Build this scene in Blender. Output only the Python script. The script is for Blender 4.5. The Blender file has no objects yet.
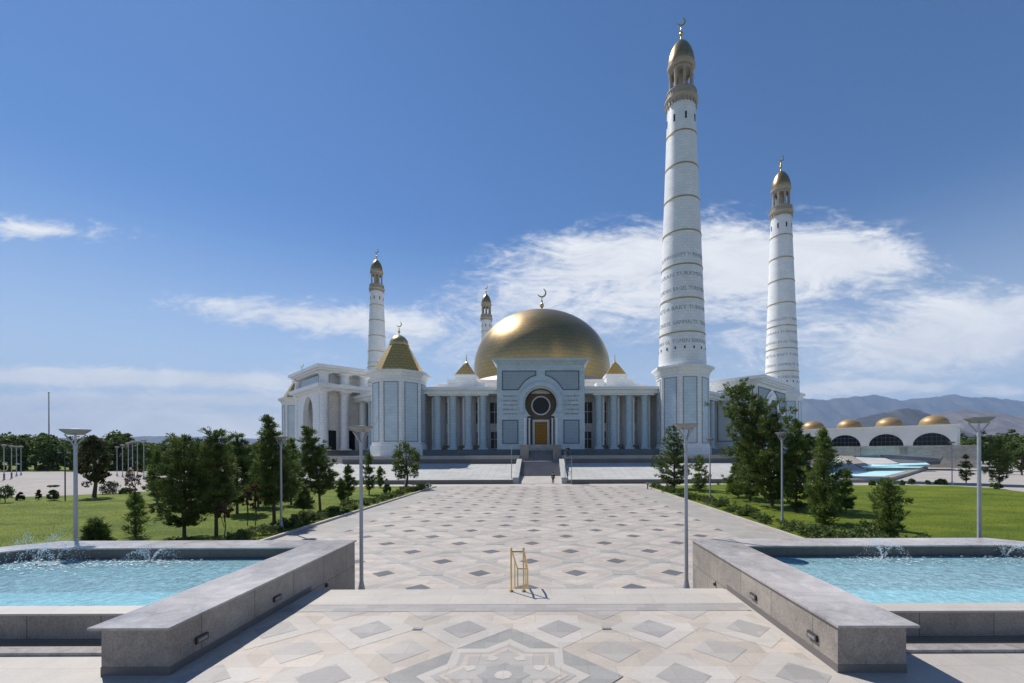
import bpy, math, random
import numpy as np
from mathutils import Vector, Matrix
R = math.radians
C = bpy.context.scene.collection
sc = bpy.context.scene
rng = random.Random(7)

# ------------------------------------------------------------------ camera
F, PX0, PY0, CAMX, CAMZ = 441.0, 544.2, 452.3, 0.65, 4.7
ROLL = 0.0035
cam_d = bpy.data.cameras.new('camera'); cam = bpy.data.objects.new('camera', cam_d); C.objects.link(cam)
cam_d.sensor_width = 36; cam_d.lens = 36 * F / 1024
cam_d.shift_x = (512 - PX0) / 1024; cam_d.shift_y = (PY0 - 341.5) / 1024
cam_d.clip_start = 0.1; cam_d.clip_end = 60000
cam.location = (CAMX, 0, CAMZ)
cam.rotation_euler = (R(90), ROLL, 0)
sc.camera = cam

def at(px, py, z=0.0):
    """ground position (x, y) seen at a pixel, on the level z"""
    u, v = px - PX0, py - PY0
    v = v + u * ROLL
    y = (CAMZ - z) * F / v
    return (CAMX + u / F * y, y)
def zat(px, py, y):
    v = (py - PY0) + (px - PX0) * ROLL
    return CAMZ - v / F * y
def xat(px, y):
    return CAMX + (px - PX0) / F * y

# ------------------------------------------------------------------ node helpers
class NT:
    def __init__(s, tree):
        s.t = tree; s.n = tree.nodes; s.l = tree.links
    def new(s, typ, **kw):
        n = s.n.new(typ)
        for k, v in kw.items(): setattr(n, k, v)
        return n
    def link(s, a, b): s.l.new(a, b)
    def math(s, op, a, b=None, c=None, clamp=False):
        n = s.new('ShaderNodeMath', operation=op); n.use_clamp = clamp
        for i, x in enumerate((a, b, c)):
            if x is None: continue
            if isinstance(x, (int, float)): n.inputs[i].default_value = x
            else: s.link(x, n.inputs[i])
        return n.outputs[0]
    def mix(s, fac, a, b, blend='MIX'):
        n = s.new('ShaderNodeMix', data_type='RGBA', blend_type=blend)
        for sock, x in ((n.inputs[0], fac), (n.inputs[6], a), (n.inputs[7], b)):
            if isinstance(x, (int, float)): sock.default_value = x
            elif isinstance(x, tuple): sock.default_value = x if len(x) == 4 else (*x, 1)
            else: s.link(x, sock)
        return n.outputs[2]
    def noise(s, vec, scale, detail=4, rough=.55, dist=0.0, dim='3D'):
        n = s.new('ShaderNodeTexNoise'); n.noise_dimensions = dim
        n.inputs['Scale'].default_value = scale; n.inputs['Detail'].default_value = detail
        n.inputs['Roughness'].default_value = rough; n.inputs['Distortion'].default_value = dist
        if vec is not None: s.link(vec, n.inputs['Vector'])
        return n.outputs['Fac']
    def mapr(s, v, a, b, c=0.0, d=1.0, smooth=False):
        n = s.new('ShaderNodeMapRange')
        if smooth: n.interpolation_type = 'SMOOTHSTEP'
        s.link(v, n.inputs[0])
        for i, x in enumerate((a, b, c, d)): n.inputs[i + 1].default_value = x
        return n.outputs[0]

def newmat(name):
    m = bpy.data.materials.new(name); m.use_nodes = True
    t = NT(m.node_tree); b = m.node_tree.nodes['Principled BSDF']
    return m, t, b

def mul(c, k): return tuple(min(1, x * k) for x in c)

def stone(name, col, tile=None, joint=0.75, var=0.07, rough=0.55, grain=0.10, mw=0.012, big=0.10, offset=0.5, bump=0.15, spec=.3):
    m, t, b = newmat(name); b.inputs['Specular IOR Level'].default_value = spec
    tc = t.new('ShaderNodeTexCoord')
    uv = tc.outputs['UV']; ob = tc.outputs['Object']
    if tile:
        br = t.new('ShaderNodeTexBrick', offset=offset)
        t.link(uv, br.inputs['Vector'])
        br.inputs['Scale'].default_value = 1
        br.inputs['Brick Width'].default_value = tile[0]; br.inputs['Row Height'].default_value = tile[1]
        br.inputs['Mortar Size'].default_value = mw; br.inputs['Mortar Smooth'].default_value = .3
        br.inputs['Color1'].default_value = (*mul(col, 1 + var), 1)
        br.inputs['Color2'].default_value = (*mul(col, 1 - var), 1)
        br.inputs['Mortar'].default_value = (*mul(col, joint), 1)
        c = br.outputs['Color']
    else:
        c = t.mix(0.0, (*col, 1), (*col, 1))
    n1 = t.noise(ob, 0.35, 5, .6)
    n2 = t.noise(ob, 26, 3, .7)
    n3 = t.noise(ob, 2.6, 5, .7, .6)
    k = t.math('ADD', t.math('ADD', t.mapr(n1, .3, .7, 1 - big, 1 + big), t.mapr(n3, .3, .7, -big*.7, big*.7)), t.mapr(n2, .25, .75, -grain, grain))
    cc = t.new('ShaderNodeCombineColor')
    for i in range(3): t.link(k, cc.inputs[i])
    c = t.mix(1.0, c, cc.outputs[0], 'MULTIPLY')
    t.link(c, b.inputs['Base Color'])
    t.link(t.mapr(n1, .3, .7, rough - .08, rough + .08), b.inputs['Roughness'])
    if bump:
        bp = t.new('ShaderNodeBump'); bp.inputs['Strength'].default_value = bump; bp.inputs['Distance'].default_value = .02
        t.link(n2, bp.inputs['Height']); t.link(bp.outputs[0], b.inputs['Normal'])
    return m

def plain(name, col, rough=.5, metal=0.0, var=.08, scale=8, spec=None):
    m, t, b = newmat(name)
    tc = t.new('ShaderNodeTexCoord')
    n = t.noise(tc.outputs['Object'], scale, 4)
    c = t.mix(t.mapr(n, .3, .7), (*mul(col, 1 - var), 1), (*mul(col, 1 + var), 1))
    t.link(c, b.inputs['Base Color']); t.link(t.mapr(n, .3, .7, rough - .06, rough + .06), b.inputs['Roughness'])
    b.inputs['Metallic'].default_value = metal
    if spec is not None: b.inputs['Specular IOR Level'].default_value = spec
    return m

def goldmat(name, col, rough, panel=None, metal=.9):
    m, t, b = newmat(name)
    tc = t.new('ShaderNodeTexCoord')
    n = t.noise(tc.outputs['Object'], .12, 3, .5)
    c = t.mix(t.mapr(n, .3, .7), (*mul(col, .93), 1), (*mul(col, 1.06), 1))
    if panel:
        br = t.new('ShaderNodeTexBrick', offset=.5); t.link(tc.outputs['UV'], br.inputs['Vector'])
        br.inputs['Scale'].default_value = 1; br.inputs['Brick Width'].default_value = panel[0]; br.inputs['Row Height'].default_value = panel[1]
        br.inputs['Mortar Size'].default_value = .06
        br.inputs['Color1'].default_value = (1.02, 1.02, 1.02, 1); br.inputs['Color2'].default_value = (.96, .96, .96, 1); br.inputs['Mortar'].default_value = (.66, .66, .66, 1)
        c = t.mix(1.0, c, br.outputs['Color'], 'MULTIPLY')
    t.link(c, b.inputs['Base Color']); b.inputs['Metallic'].default_value = metal
    t.link(t.mapr(n, .3, .7, rough - .04, rough + .06), b.inputs['Roughness'])
    return m

def leafmat(name, c1, c2, trans=.25):
    m, t, b = newmat(name)
    tc = t.new('ShaderNodeTexCoord')
    n = t.noise(tc.outputs['Object'], 1.3, 3, .6); n2 = t.noise(tc.outputs['Object'], 14, 2, .5)
    f = t.math('ADD', t.mapr(n, .35, .65, 0, .75), t.mapr(n2, .3, .7, -.15, .35), clamp=True)
    c = t.mix(f, (*c1, 1), (*c2, 1))
    t.link(c, b.inputs['Base Color']); b.inputs['Roughness'].default_value = .65
    b.inputs['Specular IOR Level'].default_value = .25
    tr = t.new('ShaderNodeBsdfTranslucent'); t.link(c, tr.inputs[0])
    mx = t.new('ShaderNodeMixShader'); mx.inputs[0].default_value = trans
    t.link(b.outputs[0], mx.inputs[1]); t.link(tr.outputs[0], mx.inputs[2])
    t.link(mx.outputs[0], t.n['Material Output'].inputs[0])
    return m

M = {}
MARB = (.79, .795, .785)
M['marble'] = stone('white_marble', MARB, (1.2, .6), .70, .045, .38, .03, .022, .05, bump=.05)
M['marble_plain'] = stone('white_marble_smooth', mul(MARB, 1.02), None, 1, 0, .38, .03, 0, .05, bump=.05)
M['marble_blue'] = stone('blue_grey_marble', (.46,.55,.59), (1.2, .6), .72, .06, .32, .04, .02, .06, bump=.05)
M['drum'] = stone('drum_stone', (.52,.46,.36), (1.4,.7), .8, .05, .5, .05, .02)
M['marble_pink'] = stone('warm_marble', (.80,.745,.69), (1.4, .7), .75, .05, .38, .04, .02, .06, bump=.05)
M['marble_panel'] = stone('pale_blue_marble', (.55,.64,.69), (1.2,.6), .72, .05, .32, .04, .02, .06, bump=.05)
M['panel'] = stone('carved_lattice_panel', (.34,.41,.46), (.3,.3), .72, .04, .5, .05, .05, .05, offset=0, bump=.1)
M['panel_frame'] = plain('dark_panel_frame', (.07, .09, .11), .5)
M['plinth'] = stone('dark_granite', (.12, .14, .155), (1.0, .5), .7, .08, .35, .12, .015, .1)
M['gold'] = goldmat('dome_gold', (.45, .31, .135), .34, (2.6, 1.3))
M['gold_flat'] = goldmat('weathered_gold', (.36, .245, .115), .5, (.9, .5), .4)
M['tan_stone'] = stone('tan_stone', (.40,.35,.28), (.5,.5), .8, .06, .5, .08, .02)
M['gold_roof'] = goldmat('roof_gold', (.56, .37, .115), .36, (1.1, .6), .55)
M['gold_small'] = goldmat('small_gold', (.60, .44, .18), .27)
M['gold_ring'] = plain('gilded_ring', (.42, .29, .09), .4, .5)
M['lettering'] = plain('bronze_lettering', (.30, .29, .27), .5, .1)
M['bronze_recess'] = stone('bronze_mosaic', (.16, .12, .075), (.3, .3), .7, .1, .4, .1, .02)
M['door_wood'] = goldmat('gilded_door', (.26, .135, .035), .45, (.45, .6))
M['glass_dark'] = plain('dark_window_glass', (.012, .015, .02), .2, 0, .1, 1, .25)
M['white_trim'] = plain('white_trim', (.74, .75, .74), .45)
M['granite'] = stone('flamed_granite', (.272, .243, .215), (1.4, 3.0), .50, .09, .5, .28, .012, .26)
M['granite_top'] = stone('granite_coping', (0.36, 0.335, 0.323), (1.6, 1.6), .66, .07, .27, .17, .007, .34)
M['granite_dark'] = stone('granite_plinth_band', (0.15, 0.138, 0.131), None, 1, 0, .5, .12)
M['granite_wet_shade'] = stone('shaded_wet_granite', (0.11, 0.103, 0.097), (1.4,3.0), .6, .07, .35, .2, .01, .2)  # darker granite: wet stone with its shade put into the colour
M['pave'] = stone('light_paving', (0.408, 0.375, 0.337), (.9, .6), .80, .05, .5, .07, .008, .08)
M['pave_edge'] = stone('pale_edge_paving', (0.435, 0.402, 0.363), (1.6, .6), .78, .04, .5, .06, .008, .07)
M['pave_grey'] = stone('grey_paving', (0.34, 0.317, 0.293), (.9, .45), .80, .09, .5, .07, .006, .07)
M['pave_midgrey'] = stone('mid_grey_paving', (0.313, 0.295, 0.28), (.45, .45), .84, .11, .5, .07, .006, .07)
M['pave_star'] = stone('star_dark_paving', (0.272, 0.265, 0.25), (.45,.45), .84, .10, .5, .07, .006, .1)
M['pave_blue'] = stone('blue_grey_paving', (0.363, 0.335, 0.307), (.9, .45), .78, .12, .5, .07, .006, .08)
M['pave_white'] = stone('white_paving', (0.426, 0.393, 0.354), (.9, .45), .82, .07, .5, .07, .006, .06)
M['pave_beige'] = stone('beige_paving', (0.413, 0.362, 0.31), (.9, .45), .80, .13, .5, .08, .006, .08)
M['pave_pink'] = stone('pinkish_paving', (0.413, 0.367, 0.328), (.9, .45), .80, .13, .5, .08, .006, .1)
M['pave_dark'] = stone('dark_diamond_stone', (0.122, 0.125, 0.135), (.6, .3), .9, .08, .45, .1, .004, .1)
M['pave_far'] = stone('distant_paving', (0.346, 0.322, 0.301), (4.0, 4.0), .80, .05, .8, .05, .06, .12, spec=.03)
M['steps'] = stone('grey_step_stone', (.22, .21, .22), (1.4, .6), .8, .05, .5, .1)
M['white_slab'] = stone('white_cascade_stone', (.43, .43, .415), (2.4, .7), .66, .05, .8, .05, .05, .10, spec=.05)
M['metal_grey'] = plain('galvanised_grey_metal', (.33, .35, .38), .42, .35)
M['metal_pale'] = plain('pale_lamp_metal', (.24, .24, .24), .5, .2)
M['metal_dark'] = plain('dark_metal', (.05, .05, .055), .45, .4)
M['brass'] = goldmat('brass_rail', (.72, .50, .14), .22)
M['bark'] = plain('bark', (.085, .062, .045), .9, 0, .3, 12)
M['needles'] = leafmat('pine_needles', (.038, .074, .018), (.185, .235, .055))
M['needles_light'] = leafmat('light_conifer', (.060, .110, .022), (.185, .240, .055), .35)
M['leaf_dark'] = leafmat('dark_leaves', (.035, .055, .018), (.120, .100, .036))
M['leaf_mid'] = leafmat('mid_green_leaves', (.045, .090, .024), (.150, .200, .048), .3)
M['leaf_red'] = leafmat('reddish_leaves', (.09, .060, .030), (.16, .085, .055), .3)
M['leaf_shrub'] = leafmat('shrub_leaves', (.050, .090, .018), (.140, .170, .050), .3)
M['skin'] = plain('skin', (.35, .21, .15), .6)
M['cloth_dark'] = plain('dark_cloth', (.02, .02, .025), .85)
M['cloth_blue'] = plain('navy_cloth', (.03, .035, .06), .85)
M['grate'] = stone('perforated_grate', (.34, .27, .21), (.05, .09), .35, .05, .5, .05, .012, .05, offset=0)
M['purple'] = plain('purple_sleeve', (.16, .10, .30), .6)

# lawn
def lawnmat():
    m, t, b = newmat('mown_grass')
    tc = t.new('ShaderNodeTexCoord'); ob = tc.outputs['Object']
    mp = t.new('ShaderNodeMapping'); mp.inputs['Scale'].default_value = (.5, 1.0, 1); t.link(ob, mp.inputs[0])
    n1 = t.noise(mp.outputs[0], .35, 5, .6, .4); n2 = t.noise(ob, 9, 4, .7); n3 = t.noise(ob, 45, 2, .8)
    f = t.math('ADD', t.mapr(n1, .38, .62, 0, .8), t.mapr(n2, .3, .7, -.12, .3), clamp=True)
    c = t.mix(f, (.070, .115, .010, 1), (.180, .215, .016, 1))
    c = t.mix(t.mapr(n3, .35, .7, 0, .45), c, (.040, .064, .010, 1))
    t.link(c, b.inputs['Base Color']); b.inputs['Roughness'].default_value = .85; b.inputs['Specular IOR Level'].default_value = .15
    bp = t.new('ShaderNodeBump'); bp.inputs['Strength'].default_value = .7; bp.inputs['Distance'].default_value = .06
    t.link(t.math('ADD', n2, n3), bp.inputs['Height']); t.link(bp.outputs[0], b.inputs['Normal'])
    return m
M['lawn'] = lawnmat()
def groundmat():
    m, t, b = newmat('dry_plain')
    tc = t.new('ShaderNodeTexCoord'); ob = tc.outputs['Object']
    n1 = t.noise(ob, .004, 6, .6); n2 = t.noise(ob, .05, 5, .6)
    c = t.mix(t.mapr(n1, .4, .6), (.065, .088, .030, 1), (.17, .145, .09, 1))
    c = t.mix(t.mapr(n2, .4, .65, 0, .6), c, (.06, .085, .03, 1))
    t.link(c, b.inputs['Base Color']); b.inputs['Roughness'].default_value = .9
    return m
M['ground'] = groundmat()
def hillmat(name, a, bb, s):
    m, t, b = newmat(name)
    tc = t.new('ShaderNodeTexCoord'); ob = tc.outputs['Object']
    n1 = t.noise(ob, s, 7, .62, .6)
    t.link(t.mix(t.mapr(n1, .38, .62), (*a, 1), (*bb, 1)), b.inputs['Base Color']); b.inputs['Roughness'].default_value = .95
    b.inputs['Specular IOR Level'].default_value = .1
    return m
M['hill_brown'] = hillmat('brown_hillside', (.11, .09, .08), (.19, .155, .13), .004)
M['hill_far'] = hillmat('far_mountain', (.055, .062, .07), (.125, .12, .115), .0012)
M['hill_dark'] = hillmat('dark_hill', (.045, .05, .05), (.09, .08, .07), .003)

def watermat():
    m, t, b = newmat('pool_water')
    t.n.remove(b)
    tc = t.new('ShaderNodeTexCoord'); ob = tc.outputs['Object']
    n1 = t.noise(ob, 5.5, 4, .6, .8); n2 = t.noise(ob, 17, 3, .6, .5)
    h = t.math('ADD', n1, t.math('MULTIPLY', n2, .45))
    bp = t.new('ShaderNodeBump'); bp.inputs['Strength'].default_value = .45; bp.inputs['Distance'].default_value = .05
    t.link(h, bp.inputs['Height'])
    gl = t.new('ShaderNodeBsdfGlossy'); gl.inputs['Roughness'].default_value = .04; t.link(bp.outputs[0], gl.inputs['Normal'])
    tr = t.new('ShaderNodeBsdfTransparent'); tr.inputs[0].default_value = (.66, .90, .96, 1)
    fr = t.new('ShaderNodeFresnel'); fr.inputs['IOR'].default_value = 1.33; t.link(bp.outputs[0], fr.inputs['Normal'])
    # broken surface: many facets scatter light and let the tiled floor through
    df = t.new('ShaderNodeBsdfDiffuse'); df.inputs[0].default_value = (.42, .72, .80, 1); t.link(bp.outputs[0], df.inputs['Normal'])
    mx0 = t.new('ShaderNodeMixShader'); t.link(t.mapr(h, .50, .95, .30, .75), mx0.inputs[0]); t.link(tr.outputs[0], mx0.inputs[1]); t.link(df.outputs[0], mx0.inputs[2])
    mx = t.new('ShaderNodeMixShader'); t.link(fr.outputs[0], mx.inputs[0]); t.link(mx0.outputs[0], mx.inputs[1]); t.link(gl.outputs[0], mx.inputs[2])
    t.link(mx.outputs[0], t.n['Material Output'].inputs[0])
    return m
M['water'] = watermat()
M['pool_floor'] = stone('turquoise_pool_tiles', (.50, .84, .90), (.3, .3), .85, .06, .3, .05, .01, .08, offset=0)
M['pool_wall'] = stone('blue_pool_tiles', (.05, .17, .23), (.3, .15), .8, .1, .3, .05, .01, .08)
M['droplet'] = plain('water_droplets', (.80, .85, .88), .15)
M['foam'] = plain('foam', (.75, .82, .85), .5)

# ------------------------------------------------------------------ mesh builder
class MB:
    def __init__(s, T=None):
        s.v = []; s.f = []; s.m = []; s.uv = []; s.T = T; s.mi = 0
    def P(s, p): 
        p = Vector(p); return s.T @ p if s.T else p
    def poly(s, pts, uv=None):
        i = len(s.v); s.v += [s.P(p) for p in pts]; s.f.append(list(range(i, i + len(pts)))); s.m.append(s.mi); s.uv.append(uv)
    def box(s, x0, x1, y0, y1, z0, z1):
        a = [(x0,y0,z0),(x1,y0,z0),(x1,y1,z0),(x0,y1,z0),(x0,y0,z1),(x1,y0,z1),(x1,y1,z1),(x0,y1,z1)]
        i = len(s.v); s.v += [s.P(p) for p in a]
        for q in ((0,3,2,1),(4,5,6,7),(0,1,5,4),(1,2,6,5),(2,3,7,6),(3,0,4,7)):
            s.f.append([i+k for k in q]); s.m.append(s.mi); s.uv.append(None)
    def prism(s, poly, z0, z1, taper=None):
        """poly ccw in xy (list), optional second outline for the top"""
        top = taper or poly; n = len(poly); i = len(s.v)
        s.v += [s.P((p[0], p[1], z0)) for p in poly] + [s.P((p[0], p[1], z1)) for p in top]
        s.f.append([i+k for k in reversed(range(n))]); s.f.append([i+n+k for k in range(n)])
        for k in range(n): s.f.append([i+k, i+(k+1)%n, i+n+(k+1)%n, i+n+k])
        s.m += [s.mi]*(n+2); s.uv += [None]*(n+2)
    def extrude_yz(s, poly, x0, x1):
        n = len(poly); i = len(s.v)
        s.v += [s.P((x0, p[0], p[1])) for p in poly] + [s.P((x1, p[0], p[1])) for p in poly]
        s.f.append([i+k for k in range(n)][::-1]); s.f.append([i+n+k for k in range(n)])
        for k in range(n): s.f.append([i+k, i+(k+1)%n, i+n+(k+1)%n, i+n+k])
        s.m += [s.mi]*(n+2); s.uv += [None]*(n+2)
    def slab_xz(s, poly, y0, y1):
        """outline in xz, thickness along y (y0 front < y1 back)"""
        n = len(poly); i = len(s.v)
        s.v += [s.P((p[0], y0, p[1])) for p in poly] + [s.P((p[0], y1, p[1])) for p in poly]
        s.f.append([i+k for k in range(n)]); s.f.append([i+n+k for k in range(n)][::-1])
        for k in range(n): s.f.append([i+(k+1)%n, i+k, i+n+k, i+n+(k+1)%n])
        s.m += [s.mi]*(n+2); s.uv += [None]*(n+2)
    def ring_xz(s, outer, inner, y0, y1):
        """two outlines (same count) in xz joined into a framed ring, given thickness"""
        n = len(outer)
        for k in range(n):
            a, b, c, d = outer[k], outer[(k+1)%n], inner[(k+1)%n], inner[k]
            s.poly([(a[0],y0,a[1]),(b[0],y0,b[1]),(c[0],y0,c[1]),(d[0],y0,d[1])])
            s.poly([(d[0],y1,d[1]),(c[0],y1,c[1]),(b[0],y1,b[1]),(a[0],y1,a[1])])
            s.poly([(b[0],y0,b[1]),(a[0],y0,a[1]),(a[0],y1,a[1]),(b[0],y1,b[1])])
            s.poly([(d[0],y0,d[1]),(c[0],y0,c[1]),(c[0],y1,c[1]),(d[0],y1,d[1])])
    def lathe(s, prof, n=24, cx=0, cy=0, ph=0.0, a0=0.0, a1=2*math.pi, rad_u=None, cap=False):
        full = abs(a1-a0-2*math.pi) < 1e-6
        i = len(s.v); nr = n if full else n+1
        for r, z in prof:
            for k in range(nr):
                a = a0 + (a1-a0)*k/n + ph
                s.v.append(s.P((cx+r*math.cos(a), cy+r*math.sin(a), z)))
        ru = rad_u or max(r for r, z in prof)
        L = [0]
        for j in range(1, len(prof)): L.append(L[-1]+math.hypot(prof[j][0]-prof[j-1][0], prof[j][1]-prof[j-1][1]))
        for j in range(len(prof)-1):
            for k in range(n):
                k2 = (k+1) % nr
                u0, u1 = ru*(a1-a0)*k/n, ru*(a1-a0)*(k+1)/n
                s.f.append([i+j*nr+k, i+j*nr+k2, i+(j+1)*nr+k2, i+(j+1)*nr+k]); s.m.append(s.mi)
                s.uv.append([(u0,L[j]),(u1,L[j]),(u1,L[j+1]),(u0,L[j+1])])
        if cap and full:
            s.f.append([i+k for k in reversed(range(n))]); s.m.append(s.mi); s.uv.append(None)
            j = (len(prof)-1)*nr; s.f.append([i+j+k for k in range(n)]); s.m.append(s.mi); s.uv.append(None)
    def tube(s, pts, r, n=8, r1=None, cap=True):
        pts = [Vector(p) for p in pts]; m = len(pts); i = len(s.v)
        for j, p in enumerate(pts):
            d = (pts[min(j+1, m-1)] - pts[max(j-1, 0)]).normalized()
            a = d.orthogonal().normalized() if abs(d.z) > .99 or True else None
            ref = Vector((0,0,1)) if abs(d.z) < .9 else Vector((1,0,0))
            a = d.cross(ref).normalized(); b = d.cross(a)
            rr = r if r1 is None else r + (r1-r)*j/(m-1)
            for k in range(n):
                t = 2*math.pi*k/n; s.v.append(s.P(p + (a*math.cos(t)+b*math.sin(t))*rr))
        for j in range(m-1):
            for k in range(n):
                k2 = (k+1)%n; s.f.append([i+j*n+k, i+j*n+k2, i+(j+1)*n+k2, i+(j+1)*n+k]); s.m.append(s.mi); s.uv.append(None)
        if cap:
            s.f.append([i+k for k in range(n)][::-1]); s.f.append([i+(m-1)*n+k for k in range(n)]); s.m += [s.mi]*2; s.uv += [None]*2
    def sphere(s, c, r, n=8, sz=1.0):
        prof = [(max(1e-4, r*math.sin(math.pi*j/n)), c[2]-r*sz*math.cos(math.pi*j/n)) for j in range(n+1)]
        s.lathe(prof, n+2, c[0], c[1])
    def build(s, name, mats, parent=None, smooth=False, sharp=True):
        me = bpy.data.meshes.new(name)
        me.from_pydata([tuple(p) for p in s.v], [], s.f)
        if not isinstance(mats, (list, tuple)): mats = [mats]
        for m in mats: me.materials.append(m)
        me.polygons.foreach_set('material_index', s.m)
        uvl = me.uv_layers.new(name='UVMap'); data = np.zeros(len(me.loops)*2)
        for p, u in zip(me.polygons, s.uv):
            if u:
                for li, q in zip(p.loop_indices, u): data[2*li], data[2*li+1] = q
            else:
                n = p.normal
                if abs(n.z) > .7: t1, t2 = Vector((1,0,0)), Vector((0,1,0))
                else:
                    t1 = Vector((-n.y, n.x, 0)).normalized(); t2 = Vector((0,0,1))
                for li, vi in zip(p.loop_indices, p.vertices):
                    co = me.vertices[vi].co; data[2*li], data[2*li+1] = co.dot(t1), co.dot(t2)
        uvl.data.foreach_set('uv', data)
        if smooth:
            me.polygons.foreach_set('use_smooth', [True]*len(me.polygons))
            if sharp: me.set_sharp_from_angle(angle=R(35))
        me.update()
        o = bpy.data.objects.new(name, me); C.objects.link(o)
        if parent: o.parent = parent
        return o

def tag(o, label=None, cat=None, group=None, kind=None):
    if label: o['label'] = label
    if cat: o['category'] = cat
    if group: o['group'] = group
    if kind: o['kind'] = kind
    return o
def empty(name, loc=(0,0,0), rz=0.0):
    o = bpy.data.objects.new(name, None); C.objects.link(o); o.location = loc; o.rotation_euler = (0,0,rz); o.empty_display_size = .3
    return o
def copy_tree(o, parent=None):
    c = o.copy(); C.objects.link(c)
    if parent: c.parent = parent
    for k in ('label','category','group'):
        if parent is None and k in c: pass
    for ch in list(o.children): copy_tree(ch, c)
    return c
def struct(o): o['kind'] = 'structure'; return o

# ------------------------------------------------------------------ ground, plaza, lawns
CY = 162.3           # centre of the mosque
mb = MB(); mb.poly([(-40000,-3000,-.03),(40000,-3000,-.03),(40000,40000,-.03),(-40000,40000,-.03)]); struct(mb.build('ground', M['ground']))
# pale paving round the whole complex
mb = MB(); mb.poly([(-150,13.9,-.012),(175,13.9,-.012),(230,150,-.012),(120,300,-.012),(-120,300,-.012),(-75,119,-.012),(-150,118,-.012)]); struct(mb.build('pavement', M['pave_far']))

PH = 11.25           # half width of the patterned field
mb = MB()
mb.poly([(-PH,13.6,0),(PH,13.6,0),(PH,61,0),(-PH,61,0)]); plaza = struct(mb.build('plaza_paving', M['pave_blue']))
mb = MB()
for sx in (-1, 1):
    a, b2 = (PH, 14.15) if sx > 0 else (-14.15, -PH)
    mb.poly([(a,13.6,0),(b2,13.6,0),(b2,61,0),(a,61,0)])
struct(mb.build('plaza_border_paving', M['pave_grey']))
mb = MB(); mb.poly([(-40,61,0),(40,61,0),(40,65.6,0),(-40,65.6,0)]); struct(mb.build('cross_path_paving', M['pave_edge']))
def diamond(mb, x, y, a, b, z, clipx=PH, ylo=13.62, yhi=61):
    pts = [(x, y-b), (x+a, y), (x, y+b), (x-a, y)]
    for side in range(4):                         # clip to the field
        out = []
        ins = [lambda p: p[0] <= clipx, lambda p: p[0] >= -clipx, lambda p: p[1] >= ylo, lambda p: p[1] <= yhi][side]
        lim = [clipx, -clipx, ylo, yhi][side]; ax = 0 if side < 2 else 1
        for k in range(len(pts)):
            p, q = pts[k], pts[(k+1)%len(pts)]
            if ins(p): out.append(p)
            if ins(p) != ins(q):
                t = (lim-p[ax])/(q[ax]-p[ax]); out.append((p[0]+t*(q[0]-p[0]), p[1]+t*(q[1]-p[1])))
        pts = out
        if len(pts) < 3: return
    mb.poly([(p[0], p[1], z) for p in pts])
P = 3.74
lay = {k: MB() for k in ('pave_white','pave_pink','pave_beige','pave_dark','pave_grey')}
for j in range(-2, 25):
    y = 17.13 + j*P/2
    if y > 61.5: break
    for i in range(-7, 8):
        if (i + j) % 2 == 0: # odd columns on even rows
            x = i*P/2 + P/2 if False else (i)*P/2
        if (i + j) % 2 == 1:
            x = i*P/2
            diamond(lay['pave_white'], x, y, 1.62, 1.62, .004)
            diamond(lay['pave_pink'], x, y, 1.36, 1.36, .008)
            diamond(lay['pave_beige'], x, y, .84, .84, .012)
            diamond(lay['pave_dark'], x, y, .45, .45, .016)
        else:
            x = i*P/2
            if abs(x) < PH-.6 and y > 14 and y < 60.5:
                lay['pave_grey'].poly([(x-.47,y-.24,.008),(x+.47,y-.24,.008),(x+.47,y+.24,.008),(x-.47,y+.24,.008)])
nm = {'pave_white':'white_inlay_paving','pave_pink':'pink_inlay_paving','pave_beige':'beige_inlay_paving','pave_dark':'dark_diamond_paving','pave_grey':'grey_inlay_paving'}
for k, m_ in lay.items(): struct(m_.build(nm[k], M[k]))

# near terrace and the hidden steps down to the plaza
TZ = 1.2; TE = 11.25
mb = MB()
mb.box(-5.9,5.9,-9,TE,.02,TZ)
mb.box(-40,-5.9,-9,7.62,.02,TZ-.001); mb.box(5.9,40,-9,7.62,.02,TZ-.001)
struct(mb.build('terrace_paving', M['pave']))
mb = MB()
for k in range(8): mb.box(-5.2,5.2,TE+k*.31,TE+(k+1)*.31,.03,TZ-.15*(k+1)+.03)
struct(mb.build('terrace_steps', M['pave_edge']))
mb = MB(); mb.poly([(-5.2,10.12,TZ+.014),(5.2,10.12,TZ+.014),(5.2,TE,TZ+.014),(-5.2,TE,TZ+.014)]); mb.poly([(-5.2,TE,TZ+.014),(5.2,TE,TZ+.014),(5.2,TE,TZ-.02),(-5.2,TE,TZ-.02)])
struct(mb.build('terrace_edge_paving', M['pave_edge']))
mb = MB(); mb.poly([(-5.2,9.70,TZ+.010),(5.2,9.70,TZ+.010),(5.2,10.12,TZ+.010),(-5.2,10.12,TZ+.010)]); struct(mb.build('terrace_band_paving', M['pave_midgrey']))
H2 = P/4
tlb = None
tl = {k: MB() for k in ('pave_white','pave_beige','pave_midgrey','pave_blue','pave_grey')}
cl = dict(clipx=5.1, ylo=-3, yhi=9.69)
tl['pave_beige'].poly([(-5.1,-3,TZ+.006),(5.1,-3,TZ+.006),(5.1,9.69,TZ+.006),(-5.1,9.69,TZ+.006)])
for j in range(-6, 3):
    y = 8.73 + j*H2
    for i in range(-6, 7):
        x = i*H2
        if j % 2 == 0 and i % 2 != 0:
            diamond(tl['pave_white'], x, y, .90, .90, TZ+.010, **cl); diamond(tl['pave_midgrey'] if (i+j)%4 else tl['pave_grey'], x, y, .44, .44, TZ+.014, **cl)
        if j % 2 != 0 and i % 2 == 0:
            diamond(tl['pave_blue'], x, y, .48, .48, TZ+.010, **cl)
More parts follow.
